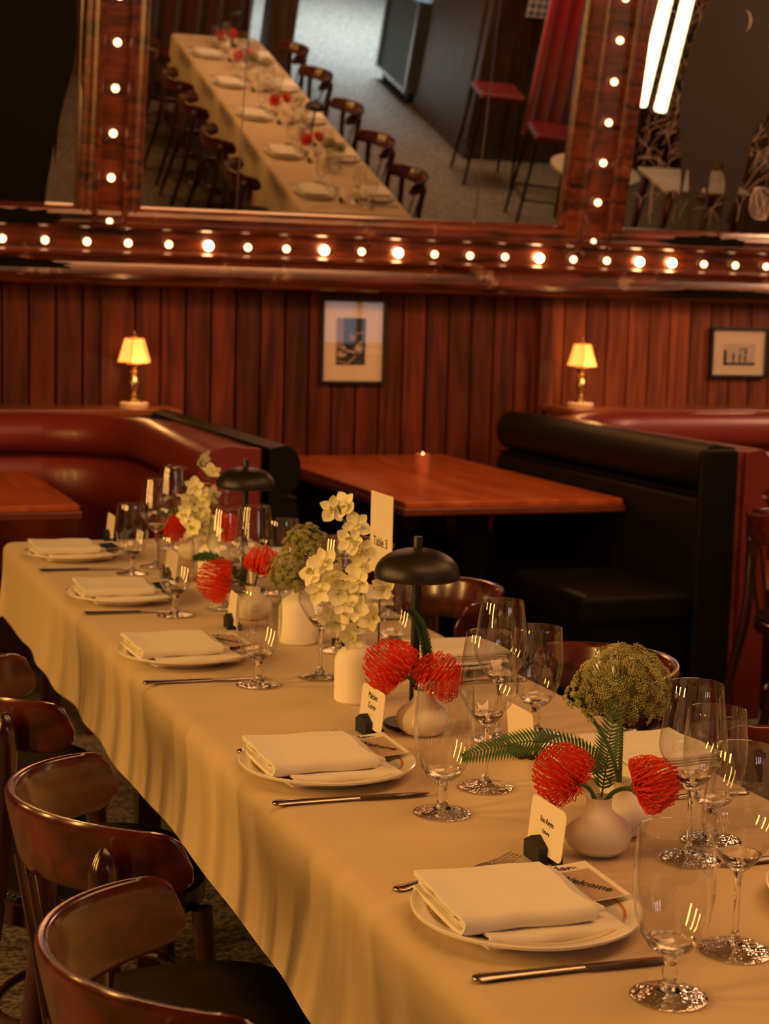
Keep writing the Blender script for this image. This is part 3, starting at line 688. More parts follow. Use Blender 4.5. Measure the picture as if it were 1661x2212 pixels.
dup(proto, (3.35, 4.72, 0), -.2, 'bentwood chair cut by the right edge, before the burgundy booth end', 'bentwood chairs around the second table')

# ------------------------------------------------------------------ place settings
T = .755
def make_plate():
    t = G().lathe([(0, .006), (.083, .006), (.088, .008), (.100, .0155), (.130, .0225), (.1345, .0245), (.1365, .0235), (.1355, .020), (.102, .010), (.088, .002), (.080, 0), (0, 0)], 72).build('dinner_plate', M['plate'])
    return t
def make_napkin():
    """two soft folds stacked; fold edges on the -Y side, open ends left and right"""
    g = G()
    def fold(x0, x1, ynear, yfar, zc, r, th, shx):
        pr = []
        for i in range(5): pr.append((yfar-(yfar-ynear-r)*i/5, zc+r+ (.0015*math.sin(i*1.3))))
        for i in range(9): a = PI/2+PI*i/8; pr.append((ynear+r+r*math.cos(a), zc+r*math.sin(a)))
        for i in range(1, 6): pr.append((ynear+r+(yfar-ynear-r)*i/5, zc-r))
        def off(pr, d):
            o_ = []
            for i, (y, z) in enumerate(pr):
                a = pr[max(0, i-1)]; b = pr[min(len(pr)-1, i+1)]; ty, tz = b[0]-a[0], b[1]-a[1]; L_ = math.hypot(ty, tz); o_.append((y+d*tz/L_, z-d*ty/L_))
            return o_
        loop = pr + off(pr, th)[::-1]
        nx = 14; vs = []; n = len(loop)
        for j in range(nx+1):
            f = j/nx; x = x0+(x1-x0)*f
            for k_, (y, z) in enumerate(loop):
                # ends bulge softly
                e = 1+.25*math.exp(-((f)/.12)**2)
                vs.append((x+shx*(y-ynear)+.002*math.sin(7*y*20+k_), y+.0012*math.sin(9*f+zc*900), zc+(z-zc)*e+.0008*math.sin(11*f+y*60)))
        fs = [(j*n+k_, j*n+(k_+1) % n, (j+1)*n+(k_+1) % n, (j+1)*n+k_) for j in range(nx) for k_ in range(n)]
        fs += [tuple(range(n-1, -1, -1)), tuple(range(nx*n, (nx+1)*n))]
        g.add(vs, fs)
    fold(-.070, .098, -.072, .092, .0090, .0038, .0034, -.03)
    fold(-.064, .090, -.066, .092, .0090, .0010, .0012, -.03)
    fold(-.096, .068, -.055, .106, .0255, .0052, .0046, -.02)
    fold(-.090, .083, -.046, .106, .0255, .0013, .0017, -.02)
    return g.build('folded_napkin', M['napkin'], None, smooth=75)
def make_menu(words=True, dark=False):
    t = thing('menu_card', '', 'menu card')
    g = G(); nx = 10; vs = []
    for j in range(nx+1):
        x = -.07+.195*j/nx; z = .0016+ .006*max(0, (x-.03)/.1)**2
        vs += [(x, -.060, z), (x, .066, z), (x, .066, z+.0009), (x, -.060, z+.0009)]
    fs = [(j*4+k_, j*4+(k_+1) % 4, (j+1)*4+(k_+1) % 4, (j+1)*4+k_) for j in range(nx) for k_ in range(4)] + [(3, 2, 1, 0), (nx*4, nx*4+1, nx*4+2, nx*4+3)]
    g.add(vs, fs).build('card', M['paper'], t, smooth=60)
    def zz(x): return .0028+.006*max(0, (x-.03)/.1)**2
    g = G(); vs = []
    xs = [.015+.102*j/8 for j in range(9)]
    for x in xs: vs += [(x, -.058, zz(x)), (x, .040, zz(x)), (x, .040, zz(x)+.0003), (x, -.058, zz(x)+.0003)]
    fs = [(j*4+k_, j*4+(k_+1) % 4, (j+1)*4+(k_+1) % 4, (j+1)*4+k_) for j in range(8) for k_ in range(4)]
    g.add(vs, fs).build('printed_panel', M['navy'] if dark else M['tan'], t, smooth=60)
    if words:
        text_part('Menu', .019, M['ink'], t, Matrix.Translation((.090, .051, .0058)))
        if not dark: text_part('Welcome', .019, M['ink'], t, Matrix.Translation((.090, -.010, zz(.090)+.0022)) @ Matrix.Rotation(-.055, 4, 'Y') @ Matrix.Rotation(-1.0, 4, 'Z'), 'lettering')
    return t
def make_knife():
    t = thing('table_knife', '', 'knife')
    def blade(pts, w, h, name):
        g = G(); vs = []; fs = []; n = 8
        for (x, ww, hh) in pts:
            for k_ in range(n):
                a = 2*PI*k_/n; vs.append((x, ww*math.cos(a), .0045+hh*math.sin(a)))
        m_ = len(pts)
        for j in range(m_-1):
            for k_ in range(n): fs.append((j*n+k_, j*n+(k_+1) % n, (j+1)*n+(k_+1) % n, (j+1)*n+k_))
        fs += [tuple(range(n-1, -1, -1)), tuple(range((m_-1)*n, m_*n))]
        return g.add(vs, fs).build(name, M['steel'], t, smooth=60)
    blade([(-.118, .002, .001), (-.116, .007, .003), (-.108, .0095, .0042), (-.085, .0075, .0038), (-.04, .0065, .0036), (0, .006, .0036), (.012, .0058, .0036)], 0, 0, 'handle')
    blade([(.012, .0045, .0020), (.018, .0085, .0011), (.05, .0095, .0009), (.09, .0095, .0008), (.110, .0075, .0007), (.120, .002, .0005)], 0, 0, 'blade')
    return t
def make_fork():
    t = thing('table_fork', '', 'fork')
    g = G(); vs = []; fs = []; n = 8
    pts = [(-.105, .002, .001, .003), (-.103, .007, .0028, .003), (-.094, .009, .0032, .003), (-.07, .006, .0025, .004), (0, .0035, .0022, .006), (.03, .0045, .0018, .005), (.042, .011, .0014, .004), (.055, .0125, .0012, .0035), (.062, .0125, .001, .0035)]
    for x, ww, hh, zc in pts:
        for k_ in range(n): a = 2*PI*k_/n; vs.append((x, ww*math.cos(a), zc+hh*math.sin(a)))
    for j in range(len(pts)-1):
        for k_ in range(n): fs.append((j*n+k_, j*n+(k_+1) % n, (j+1)*n+(k_+1) % n, (j+1)*n+k_))
    fs += [tuple(range(n-1, -1, -1)), tuple(range((len(pts)-1)*n, len(pts)*n))]
    g.add(vs, fs).build('handle', M['steel'], t, smooth=60)
    for k_ in range(4):
        y = -.0102+.0068*k_; G().tube([(.060, y, .0035), (.08, y, .005), (.100, y*.95, .010)], [.0017, .0015, .0007], 6).build('tine', M['steel'], t)
    return t
def make_goblet():
    t = thing('water_goblet', '', 'glass')
    G().lathe([(.006, .0485), (.014, .050), (.024, .057), (.033, .071), (.0395, .090), (.0430, .113), (.0432, .130), (.0425, .150), (.0410, .168), (.0400, .182), (.0396, .184), (.0390, .1836)], 56).build('bowl', M['glass'], t)
    G().lathe([(0, .0560), (.010, .0570), (.019, .0618), (.0240, .0655), (.0262, .0650), (.0255, .0590), (.0238, .0572), (.0140, .0502), (.0090, .0485), (.0072, .041), (.0062, .035), (.0085, .029), (.0074, .022), (.0085, .014), (.013, .0085), (.0, .0075)], 24).build('stem', M['sglass'], t)
    G().lathe([(0, .0100), (.010, .0095), (.022, .0058), (.036, .0036), (.0405, .0030), (.0415, .0022), (.0410, .0012)], 48).build('foot', M['foot'], t)
    return t
def make_wine():
    t = thing('wine_glass', '', 'glass')
    G().lathe([(.005, .094), (.012, .099), (.024, .113), (.036, .131), (.0435, .145), (.0450, .153), (.0443, .163), (.0405, .195), (.0368, .225), (.0352, .237), (.0349, .2376), (.0345, .2372)], 56).build('bowl', M['glass'], t)
    G().lathe([(0, .1025), (.009, .1038), (.018, .1125), (.0215, .1165), (.0248, .1160), (.0238, .1129), (.0118, .0989), (.0062, .0955), (.0044, .086), (.0036, .074), (.0034, .05), (.0038, .026), (.0055, .016), (.010, .010), (0, .009)], 20).build('stem', M['sglass'], t)
    G().lathe([(0, .0115), (.008, .0110), (.018, .0068), (.034, .0040), (.0415, .0030), (.0428, .0022), (.042, .0012)], 48).build('foot', M['foot'], t)
    return t
def rrect(w, h, r, n=5):
    pts = []
    for cx, cz, a0 in ((w/2-r, h/2-r, 0), (-w/2+r, h/2-r, PI/2), (-w/2+r, -h/2+r, PI), (w/2-r, -h/2+r, 1.5*PI)):
        for i in range(n+1): a = a0+PI/2*i/n; pts.append((cx+r*math.cos(a), cz+r*math.sin(a)))
    return pts
def make_placecard(lines=None):
    """faces -X"""
    t = thing('place_card', '', 'place card')
    g = G(); w, h = .100, .068; pts = rrect(w, h, .010); n = len(pts); ln = .10
    mt = Matrix.Translation((.004, 0, .012+h/2*.98)) @ Matrix.Rotation(ln, 4, 'Y')
    g.add([(-.0005, a, b) for a, b in pts] + [(.0005, a, b) for a, b in pts], [tuple(range(n)), tuple(range(2*n-1, n-1, -1))] + [(i, (i+1) % n, n+(i+1) % n, n+i) for i in range(n)], mt)
    c = g.build('card', M['paper'], t, smooth=0)
    g = G()
    # wedge shaped holder: block in front of the card with a pointed top
    pr = [(-.012, 0), (.034, 0), (.034, .022), (.014, .033), (-.012, .022)]
    n = len(pr); g.add([(-.012, a, b) for a, b in pr] + [(.0015, a, b) for a, b in pr], [tuple(range(n)), tuple(range(2*n-1, n-1, -1))] + [(i, (i+1) % n, n+(i+1) % n, n+i) for i in range(n)])
    g.box(.006, .016, -.026, .026, 0, .014)
    g.build('holder', M['holder'], t, smooth=0)
    if lines:
        for s, size, dz in lines:
            if s == '--':      # third line too small to be legible: two fine olive strokes
                G().box(-.0012, -.0008, .003, .014, dz-.0012, dz+.0012, mt).box(-.0012, -.0008, -.010, .000, dz-.0012, dz+.0012, mt).build('fine_print', M['lip'], t, smooth=0); continue
            text_part(s, size, M['ink'], t, mt @ Matrix.Translation((-.0008, 0, dz)) @ Matrix.Rotation(PI/2, 4, 'Z') @ Matrix.Rotation(PI/2, 4, 'X') @ Matrix.Rotation(PI, 4, 'Y') @ Matrix.Diagonal((.88, 1, 1, 1)), 'lettering')
    return t
LY = [1.735, 2.40, 3.25, 3.93, 4.59]; LX = [.848, .826, .815, .836, .836]
RY = [1.66, 2.30, 3.08, 3.72, 4.36]
ordn = ['nearest', 'second nearest', 'middle', 'second farthest', 'farthest']
plate = make_plate(); nap = make_napkin(); menu = make_menu(True); menud = make_menu(False, True); knife = make_knife(); fork = make_fork(); gob = make_goblet(); wine = make_wine(); card = make_placecard()
used = set()
def put(o, loc, rz, label, cat=None, group=None):
    if o.name not in used:
        used.add(o.name); o.location = loc; o.rotation_euler = (0, 0, rz); r = o
    else: r = dup(o, loc, rz)
    tag(r, label, cat, group); return r
S_ = 'left-hand row of the foreground table'
gobL = [(.902, 1.496), (.918, 2.161), (.891, 2.997), (.906, 3.714), (.934, 4.302)]
wineL = [(1.04, 1.588), (1.03, 2.263), (1.026, 3.034), (1.04, 3.775), (1.02, 4.40)]
names = [[('Eno Reyes', .0105, .008), ('Factory', .0075, -.006)], [('Maksim', .0150, .019), ('Gorev', .0150, .002), ('--', .012, -.0125)], None, None, None]
cardL = [(.965, 1.930), (.970, 2.605), (.990, 3.535), (1.005, 4.18), (.995, 4.90)]
nick = ['nearest the camera', 'second from the camera', 'third from the camera', 'fourth from the camera', 'farthest from the camera']
for i in range(5):
    x, y = LX[i], LY[i]
    put(plate, (x, y, T), 0, 'white plate with thin orange ring, left row, ' + nick[i], 'plate', 'plates on the foreground table')
    put(nap, (x-.012, y-.015, T+.0065), .02*((i*7) % 5-2), 'folded white napkin on the left-row plate ' + nick[i], 'napkin', 'napkins on the foreground table')
    put(menu if i < 3 else menud, (x+.005, y+.045, T+.0215), (-.03, -.02, .02, 0, .03)[i], ('menu card with Welcome panel' if i < 3 else 'menu card with dark panel') + ' under napkin, left row, ' + nick[i], 'menu card', 'menu cards on the foreground table')
    put(knife, (x-.012, (1.587, 2.254, 3.048, 3.760, 4.378)[i], T), -.05, 'steel table knife beside the left-row plate ' + nick[i], 'knife', 'knives on the foreground table')
    put(fork, ((.838, .826, .82, .83, .83)[i], (1.912, 2.58, 3.42, 4.10, 4.76)[i], T), .32 if i < 2 else .1, 'steel fork half hidden behind the left-row plate ' + nick[i], 'fork', 'forks on the foreground table')
    gx, gy = gobL[i]; put(gob, (gx, gy, T), 0, 'short-stemmed water goblet in front of the left-row setting ' + nick[i], 'glass', 'water goblets on the foreground table')
    gx, gy = wineL[i]; put(wine, (gx, gy, T), 0, 'tall wine glass inside the left row, by the setting ' + nick[i], 'glass', 'wine glasses on the foreground table')
    c_ = make_placecard(names[i]) if names[i] else card
    put(c_, (*cardL[i], T), (0, .03, -.05, .05, 0)[i], ('white place card in black holder, two printed lines, before the nearest round vase' if i == 0 else 'white place card in black holder, printed name, before the white bottle vase' if i == 1 else 'white place card in black holder by the left-row setting ' + nick[i]), 'place card', 'place cards on the foreground table')
gobR = [(1.227, 1.945), (1.243, 2.535), (1.20, 3.10), (1.227, 3.941), (1.24, 4.60)]
wineR = [(1.156, 1.886), (1.162, 2.507), (1.14, 3.26), (1.115, 3.80), (1.14, 4.72)]
for i in range(5):
    y = RY[i]
    put(plate, (1.29, y, T), PI, 'white plate in the far-side row, ' + nick[i], 'plate', 'plates on the foreground table')
    put(nap, (1.305, y+.012, T+.0065), PI, 'folded white napkin on the far-side plate ' + ordn[i], 'napkin', 'napkins on the foreground table')
    put(menu, (1.285, y-.045, T+.0215), PI+.1, 'menu card under the far-side napkin, ' + ordn[i], 'menu card', 'menu cards on the foreground table')
    put(knife, (1.30, y+.19, T), PI+.04, 'steel knife beside the far-side plate, ' + ordn[i], 'knife', 'knives on the foreground table')
    put(fork, (1.30, y-.17, T), PI, 'steel fork beside the far-side plate, ' + ordn[i], 'fork', 'forks on the foreground table')
    gx, gy = gobR[i]; put(gob, (gx, gy, T), 0, 'water goblet of the far-side row, ' + ordn[i], 'glass', 'water goblets on the foreground table')
    gx, gy = wineR[i]; put(wine, (gx, gy, T), 0, 'tall wine glass of the far-side row, ' + ordn[i], 'glass', 'wine glasses on the foreground table')
    put(card, (1.165, (2.10, 2.42, 3.30, 4.02, 4.62)[i], T), PI, 'white place card of the far-side row seen from behind, ' + ordn[i], 'place card', 'place cards on the foreground table')
# ------------------------------------------------------------------ table lamps, vases, flowers
def make_lamp():
    t = thing('mushroom_lamp', '', 'lamp')
    G().lathe([(0, 0), (.050, 0), (.052, .003), (.050, .007), (.012, .008), (0, .008)], 40).build('base', M['blackm'], t)
    G().tube([(0, 0, .006), (0, 0, .262)], .0078, 16).build('pole', M['blackm'], t)
    o = [(.0725*math.cos(a), .262+.046*math.sin(a)**.9 if a > 0 else .262) for a in [PI/2*i/14 for i in range(15)]]
    o[-1] = (0, .308)
    G().lathe([(0, .258), (.050, .256), (.068, .255), (.0718, .257), (.0732, .262)] + o[1:], 48).build('shade', M['blackm'], t, smooth=50)
    G().lathe([(0, .305), (.0078, .305), (.0078, .326), (.0070, .3275), (0, .3275)], 20).build('knob', M['blackm'], t)
    return t
lampo = make_lamp()
put(lampo, (1.063, 2.642, T), 0, 'black mushroom lamp, the nearer one, behind the red flowers', 'lamp', 'black mushroom lamps')
put(lampo, (1.150, 4.005, T), 0, 'black mushroom lamp, the farther one, among the wine glasses', 'lamp', 'black mushroom lamps')
def bottle_prof(r=.041, h=.105):
    return [(0, .002), (r-.004, 0), (r, .004), (r, h*.72), (r*.93, h*.82), (r*.72, h*.91), (r*.45, h*.965), (.0135, h), (.0125, h+.018), (.0145, h+.021), (.0125, h+.023), (.0095, h+.018), (.0095, h*.98), (0, h*.97)]
def make_bottle():
    return G().lathe(bottle_prof(), 48).build('bottle_vase', M['ceramic'])
def make_squat():
    return G().lathe([(0, .002), (.018, 0), (.030, .003), (.040, .012), (.0455, .025), (.044, .036), (.036, .046), (.025, .053), (.0185, .059), (.0165, .067), (.0175, .076), (.0185, .0775), (.0165, .077), (.0145, .066), (.016, .058), (0, .05)], 48).build('squat_vase', M['ceramic'])
bot = make_bottle(); squat = make_squat()
put(bot, (1.030, 2.838, T), 0, 'white bottle vase with orchids, behind the printed name card', 'vase', 'white vases down the foreground table')
put(bot, (1.084, 3.360, T), 0, 'white bottle vase holding the darker green umbels, mid table', 'vase', 'white vases down the foreground table')
put(bot, (1.105, 4.125, T), 0, 'white bottle vase with the farthest orchids, behind the goblets', 'vase', 'white vases down the foreground table')
put(squat, (1.052, 1.945, T), 0, 'round squat white vase with the nearest red flowers, beside the place card', 'vase', 'white vases down the foreground table')
put(squat, (1.118, 2.010, T), 0, 'white vase tucked behind the nearest round vase, holding the big umbel', 'vase', 'white vases down the foreground table')
put(squat, (1.058, 2.585, T), 0, 'round squat white vase at the foot of the nearer black lamp', 'vase', 'white vases down the foreground table')
put(squat, (1.066, 3.640, T), 0, 'round squat white vase at the foot of the farther black lamp', 'vase', 'white vases down the foreground table')
put(squat, (1.150, 4.50, T), 0, 'round squat white vase nearest the far end of the cloth', 'vase', 'white vases down the foreground table')
def basis(d):
    d = Vector(d).normalized(); a = Vector((0, 0, 1)) if abs(d.z) < .95 else Vector((1, 0, 0)); u = d.cross(a).normalized(); v = d.cross(u); return u, v, d
def bez(a, b, c, n=8): return [Vector(a)*(1-t)**2+Vector(b)*2*t*(1-t)+Vector(c)*t*t for t in [i/n for i in range(n+1)]]
def pincushion(label, mouth, centre, R_, seed, group='red pincushion flowers'):
    """centre = middle of bloom; opening away from the vase mouth"""
    rn = random.Random(seed); t = thing('pincushion_flower', label, 'flower', mouth, 0, group)
    c = Vector(centre)-Vector(mouth); d = c.normalized(); base = c - d*R_*.55; u, v, w = basis(d)
    g = G(); n = 230
    for i in range(n):
        f = (i+.5)/n; th = math.acos(1-f*1.28); ph = i*2.39996+rn.uniform(-.1, .1)
        out = (math.cos(ph)*u + math.sin(ph)*v)
        L_ = R_*1.0
        p0 = base + w*R_*(.18+.2*math.cos(th)) + out*R_*.12*math.sin(th)
        dirn = out*math.sin(th) + w*math.cos(th)
        end = base + w*R_*.42 + dirn*L_*rn.uniform(.92, 1.05)
        mid = p0 + out*L_*(.72*math.sin(th)+.1) + w*L_*(.15+.25*math.cos(th))
        tip = end + w*L_*.16 - out*L_*.10*math.sin(th)
        pts = [p0*(1-s)**3 + mid*3*s*(1-s)**2 + end*3*s*s*(1-s) + tip*s**3 for s in [k_/6 for k_ in range(7)]]
        g.tube(pts, [.0009, .0009, .0008, .0008, .00075, .0008, .0014], 4)
    tag(g.build('red_styles', M['red'], t, smooth=60), kind='stuff')
    g = G(); g.ball((0, 0, 0), R_*.30, 14, 8, Matrix.Translation(base+w*R_*.28)); g.build('flower_core', M['redcore'], t)
    G().tube(bez((0, 0, -.03), w*.0+Vector((0, 0, .02)), base+w*R_*.1), [.003]*8+[.005], 8).build('stem', M['stem'], t)
    return t
zv = T+.074
pincushion('red pincushion flower, left of the pair in the nearest round vase', (1.050, 1.947, zv), (1.005, 1.952, .862), .045, 1)
pincushion('red pincushion flower, right of the pair in the nearest round vase', (1.056, 1.943, zv), (1.106, 1.912, .853), .042, 2)
pincushion('red pincushion flower left of the nearer black lamp pole', (1.054, 2.588, zv), (1.009, 2.601, .868), .052, 3)
pincushion('red pincushion flower right of the nearer black lamp pole', (1.064, 2.583, zv), (1.075, 2.570, .852), .047, 4)
pincushion('red pincushion flower left of the farther black lamp pole', (1.063, 3.642, zv), (.993, 3.653, .842), .053, 5)
pincushion('red pincushion flower right of the farther black lamp pole', (1.070, 3.640, zv), (1.082, 3.627, .880), .043, 6)
pincushion('red pincushion flower at the far end, left of the white orchids', (1.146, 4.50, zv), (1.103, 4.498, .846), .042, 7)
pincushion('red pincushion flower at the far end, seen through the wine glasses', (1.156, 4.50, zv), (1.227, 4.45, .850), .042, 8)
def petal(g, mt, L_, W_, cup):
    nx, ny = 6, 4; vs = []; fs = []
    for i in range(nx+1):
        t = i/nx; w = W_*math.sin(PI*min(1, t*.92+.06))**.75*(.4+.6*min(1, t*2))*.54
        for j in range(ny+1):
            s = -1+2*j/ny; vs.append((L_*t, w*s, cup*L_*(t*t*.9) - .12*W_*(1-s*s)*1.0*math.sin(PI*t)))
    for i in range(nx):
        for j in range(ny): a = i*(ny+1)+j; fs.append((a, a+1, a+ny+2, a+ny+1))
    g.add(vs, fs, mt)
def orchid(label, mouth, pts, seed, sz=.029):
    rn = random.Random(seed); t = thing('orchid_spray', label, 'flower', mouth, 0, 'white orchid sprays'); m0 = Vector(mouth)
    P = [Vector(p)-m0 for p in pts]; topz = sorted(P, key=lambda q: q.z)
    spine = [Vector((0, 0, -.06)), Vector((0, 0, .03))]
    for a, b in ((.35, .05), (.7, .05), (1, 0)):
        hi = topz[-1]; spine.append(Vector((hi.x*a+.018*math.sin(a*4), hi.y*a, .03+(hi.z-.03)*a)))
    def sp(f):
        f = max(0, min(.999, f))*(len(spine)-1); i = int(f); return spine[i].lerp(spine[i+1], f-i)
    G().tube([sp(i/16) for i in range(17)], .0020, 7).build('stem', M['stem'], t)
    camdir = (Vector((0, 0, 1.45))-m0).normalized()
    for q in P:
        ax = (camdir + Vector((rn.uniform(-.7, .7), rn.uniform(-.5, .5), rn.uniform(-.45, .4)))).normalized()
        u, v, w = basis(ax); R3 = Matrix((u, v, w)).transposed().to_4x4(); mt = Matrix.Translation(q) @ R3
        g = G(); a0 = rn.uniform(0, 6.28)
        for k_ in range(5):
            g_m = mt @ Matrix.Rotation(a0+k_*2*PI/5, 4, 'Z') @ Matrix.Rotation(-.15+rn.uniform(-.15, .1), 4, 'Y')
            petal(g, g_m, sz*(1 if k_ % 2 else .92), sz*(.80 if k_ % 2 else .60), rn.uniform(-.1, .25))
        b = g.build('blossom', M['orchid'], t, smooth=80)
        g = G(); petal(g, mt @ Matrix.Rotation(a0+.6, 4, 'Z') @ Matrix.Rotation(-.9, 4, 'Y'), sz*.5, sz*.5, .3); g.ball((0, 0, .003), .003, 8, 5, mt)
        g.build('lip', M['lip'], b, smooth=80)
        n0 = min(range(17), key=lambda i: (sp(i/16)-(q-Vector((0, 0, .015)))).length)
        G().tube(bez(sp(n0/16), (sp(n0/16)+q)/2+Vector((0, 0, .008)), q-ax*.002, 5), .0009, 5).build('flower_stalk', M['lip'], t)
    return t
on = [[1.009, 2.866, 1.109], [.990, 2.872, 1.103], [1.026, 2.848, 1.076], [1.017, 2.854, 1.046], [.972, 2.866, 1.008], [.985, 2.858, .983], [1.034, 2.842, 1.0], [1.036, 2.841, 1.030], [.963, 2.863, .956], [.990, 2.832, .960], [1.022, 2.823, .979], [1.074, 2.822, .964], [1.017, 2.819, .929], [.974, 2.842, .903], [1.046, 2.816, .912], [.995, 2.822, .937], [1.014, 2.83, .872], [.955, 2.88, .985], [1.03, 2.86, .95]]
orchid('spray of white orchids in the nearer bottle vase, left of the black lamp', (1.030, 2.838, T+.12), on, 1)
of_ = [[1.079, 4.151, 1.07], [1.099, 4.138, 1.036], [1.058, 4.149, 1.0], [1.082, 4.137, .972], [1.041, 4.151, .965], [1.099, 4.131, .978], [1.062, 4.138, .931], [1.089, 4.127, .92], [1.035, 4.149, .93], [1.067, 4.131, .885], [1.1, 4.118, .886], [1.05, 4.12, .90], [1.07, 4.12, .95]]
orchid('spray of white orchids in the farthest bottle vase, against the burgundy booth', (1.105, 4.125, T+.12), of_, 2)
def umbel(label, mouth, balls, seed):
    rn = random.Random(seed); t = thing('umbel_flower', label, 'flower', mouth, 0, 'green umbel flowers'); m0 = Vector(mouth)
    for c, R_ in balls:
        c = Vector(c)-m0; cen = c-Vector((0, 0, R_*.25)); g = G(); gr = G(); n = int(150*(R_/.058)**2)
        for i in range(n):
            z = 1-1.65*(i+.5)/n; ph = i*2.39996; s = math.sqrt(max(0, 1-z*z)); d = Vector((s*math.cos(ph), s*math.sin(ph), z))
            rr = R_*(1+.10*math.sin(3.1*ph+seed)*s+rn.uniform(-.10, .06)); p = c+d*rr
            if rn.random() < .06: continue
            u, v, w = basis(d+Vector((rn.uniform(-.3, .3), rn.uniform(-.3, .3), .2)))
            gr.tube([cen*.75+p*.25-Vector((0, 0, R_*.3)), p-d*.004], .0006, 3, False)
            m_ = 34
            for k_ in range(m_):
                q = math.sqrt((k_+.5)/m_)*R_*.16; a = k_*2.4
                x = p+u*q*math.cos(a)+v*q*math.sin(a)+w*rn.uniform(-.0015, .0015)-w*(q*q*25)
                r_ = rn.uniform(.0010, .0018)
                g.add([x+Vector((r_, 0, 0)), x-Vector((r_, 0, 0)), x+Vector((0, r_, 0)), x-Vector((0, r_, 0)), x+Vector((0, 0, r_)), x-Vector((0, 0, r_))], [(0, 2, 4), (2, 1, 4), (1, 3, 4), (3, 0, 4), (2, 0, 5), (1, 2, 5), (3, 1, 5), (0, 3, 5)])
        b = g.build('floret_head', M['umbel'], t, smooth=0); b['kind'] = 'stuff'
        gr.ball((0, 0, 0), R_*.42, 14, 8, Matrix.Translation(c-Vector((0, 0, R_*.12)))); gr.build('ray_stalks', M['umbelg'], b, smooth=60)
        G().tube(bez((0, 0, -.03), Vector((0, 0, c.z*.4)), cen-Vector((0, 0, R_*.3))), .0028, 7).build('stem', M['stem'], t)
    return t
umbel('large pale green umbel flower head behind the nearest red flowers', (1.118, 2.010, zv), [((1.115, 2.008, .962), .060), ((1.068, 2.035, .945), .026)], 1)
umbel('darker green umbel flowers behind, in the mid-table bottle vase', (1.084, 3.360, T+.12), [((1.103, 3.375, .958), .046), ((1.060, 3.345, .905), .046)], 2)
def frond(label, mouth, pts, wid, group='fern fronds', nleaf=38, droop=.35, n_rows=2):
    t = thing('fern_frond', label, 'leaf', mouth, 0, group); m0 = Vector(mouth)
    P = [Vector(p)-m0 for p in pts]
    def at(f):
        f = max(0, min(.9999, f))*(len(P)-1); i = int(f); s = f-i
        p0 = P[max(0, i-1)]; p1 = P[i]; p2 = P[i+1]; p3 = P[min(len(P)-1, i+2)]
        return .5*((2*p1)+(p2-p0)*s+(2*p0-5*p1+4*p2-p3)*s*s+(3*p1-p0-3*p2+p3)*s**3)
    G().tube([at(i/24) for i in range(25)], [.0014*(1-.7*i/24) for i in range(25)], 6).build('midrib', M['stem'], t)
    g = G(); rn = random.Random(len(label))
    camd = Vector((0, 0, 1.45))-m0
    for i in range(nleaf):
        f = .12+.87*i/nleaf; p = at(f); tg = (at(f+.01)-at(f-.01)).normalized(); sd = tg.cross(camd.normalized()).normalized()
        if n_rows > 2: pass
        L_ = wid*math.sin(PI*min(1, .12+f*.86))**.6
        for row in range(n_rows):
            an = 2*PI*row/n_rows if n_rows > 2 else PI*row
            s_d = (Matrix.Rotation(an+i*.4*(n_rows > 2), 3, tg) @ sd)
            d = (s_d+tg*.55).normalized(); nrm = d.cross(tg).normalized(); wv = tg*.0022
            tip = p+d*L_-Vector((0, 0, L_*droop*.4)); midp = p+d*L_*.5
            g.add([p-wv*.6, p+wv*.6, midp+wv, tip, midp-wv, midp+nrm*.0004], [(0, 1, 2, 5), (0, 5, 4), (5, 2, 3), (5, 3, 4)])
    g.build('leaflets', M['fern'], t, smooth=0)
    return t
frond('fern frond arching left from the nearest vases over the cloth', (1.100, 2.000, zv), [(1.100, 2.000, zv), (1.07, 2.01, .868), (1.01, 2.03, .888), (.955, 2.05, .880), (.905, 2.07, .862)], .026, nleaf=46)
frond('upright fern frond between the two nearest red flowers', (1.060, 1.950, zv), [(1.058, 1.950, zv), (1.066, 1.955, .87), (1.073, 1.96, .91), (1.085, 1.965, .955)], .024, nleaf=24, droop=-.3)
frond('upright fern sprig beside the nearer black lamp pole', (1.062, 2.590, zv), [(1.062, 2.590, zv), (1.066, 2.59, .875), (1.058, 2.60, .93), (1.040, 2.61, .965)], .013, nleaf=60, n_rows=6, droop=-.4)
frond('dark fern sprig left of the farther red flowers', (1.060, 3.645, zv), [(1.060, 3.645, zv), (1.02, 3.66, .868), (.975, 3.68, .895), (.94, 3.69, .890)], .020, nleaf=40, n_rows=4)
frond('dark leaf sprig at the far end beside the orchids', (1.150, 4.505, zv), [(1.150, 4.505, zv), (1.12, 4.52, .87), (1.08, 4.53, .89), (1.05, 4.53, .88)], .020, nleaf=30, n_rows=4)
# tall table number card on a rod
tc_ = thing('table_number_card', 'tall cream table number card on a thin black rod', 'sign', (1.150, 3.050, T))
G().lathe([(0, 0), (.030, 0), (.031, .003), (.006, .005), (0, .005)], 24).build('base', M['blackm'], tc_)
G().tube([(0, 0, .004), (0, 0, .198)], .0016, 8).build('rod', M['blackm'], tc_)
G().box(-.0006, .0006, -.060, .060, .195, .352).build('card', M['paper'], tc_, smooth=0)
text_part('Table 3', .026, M['ink'], tc_, Matrix.Translation((-.0010, .002, .256)) @ Matrix.Rotation(-PI/2, 4, 'Z') @ Matrix.Rotation(PI/2, 4, 'X'))

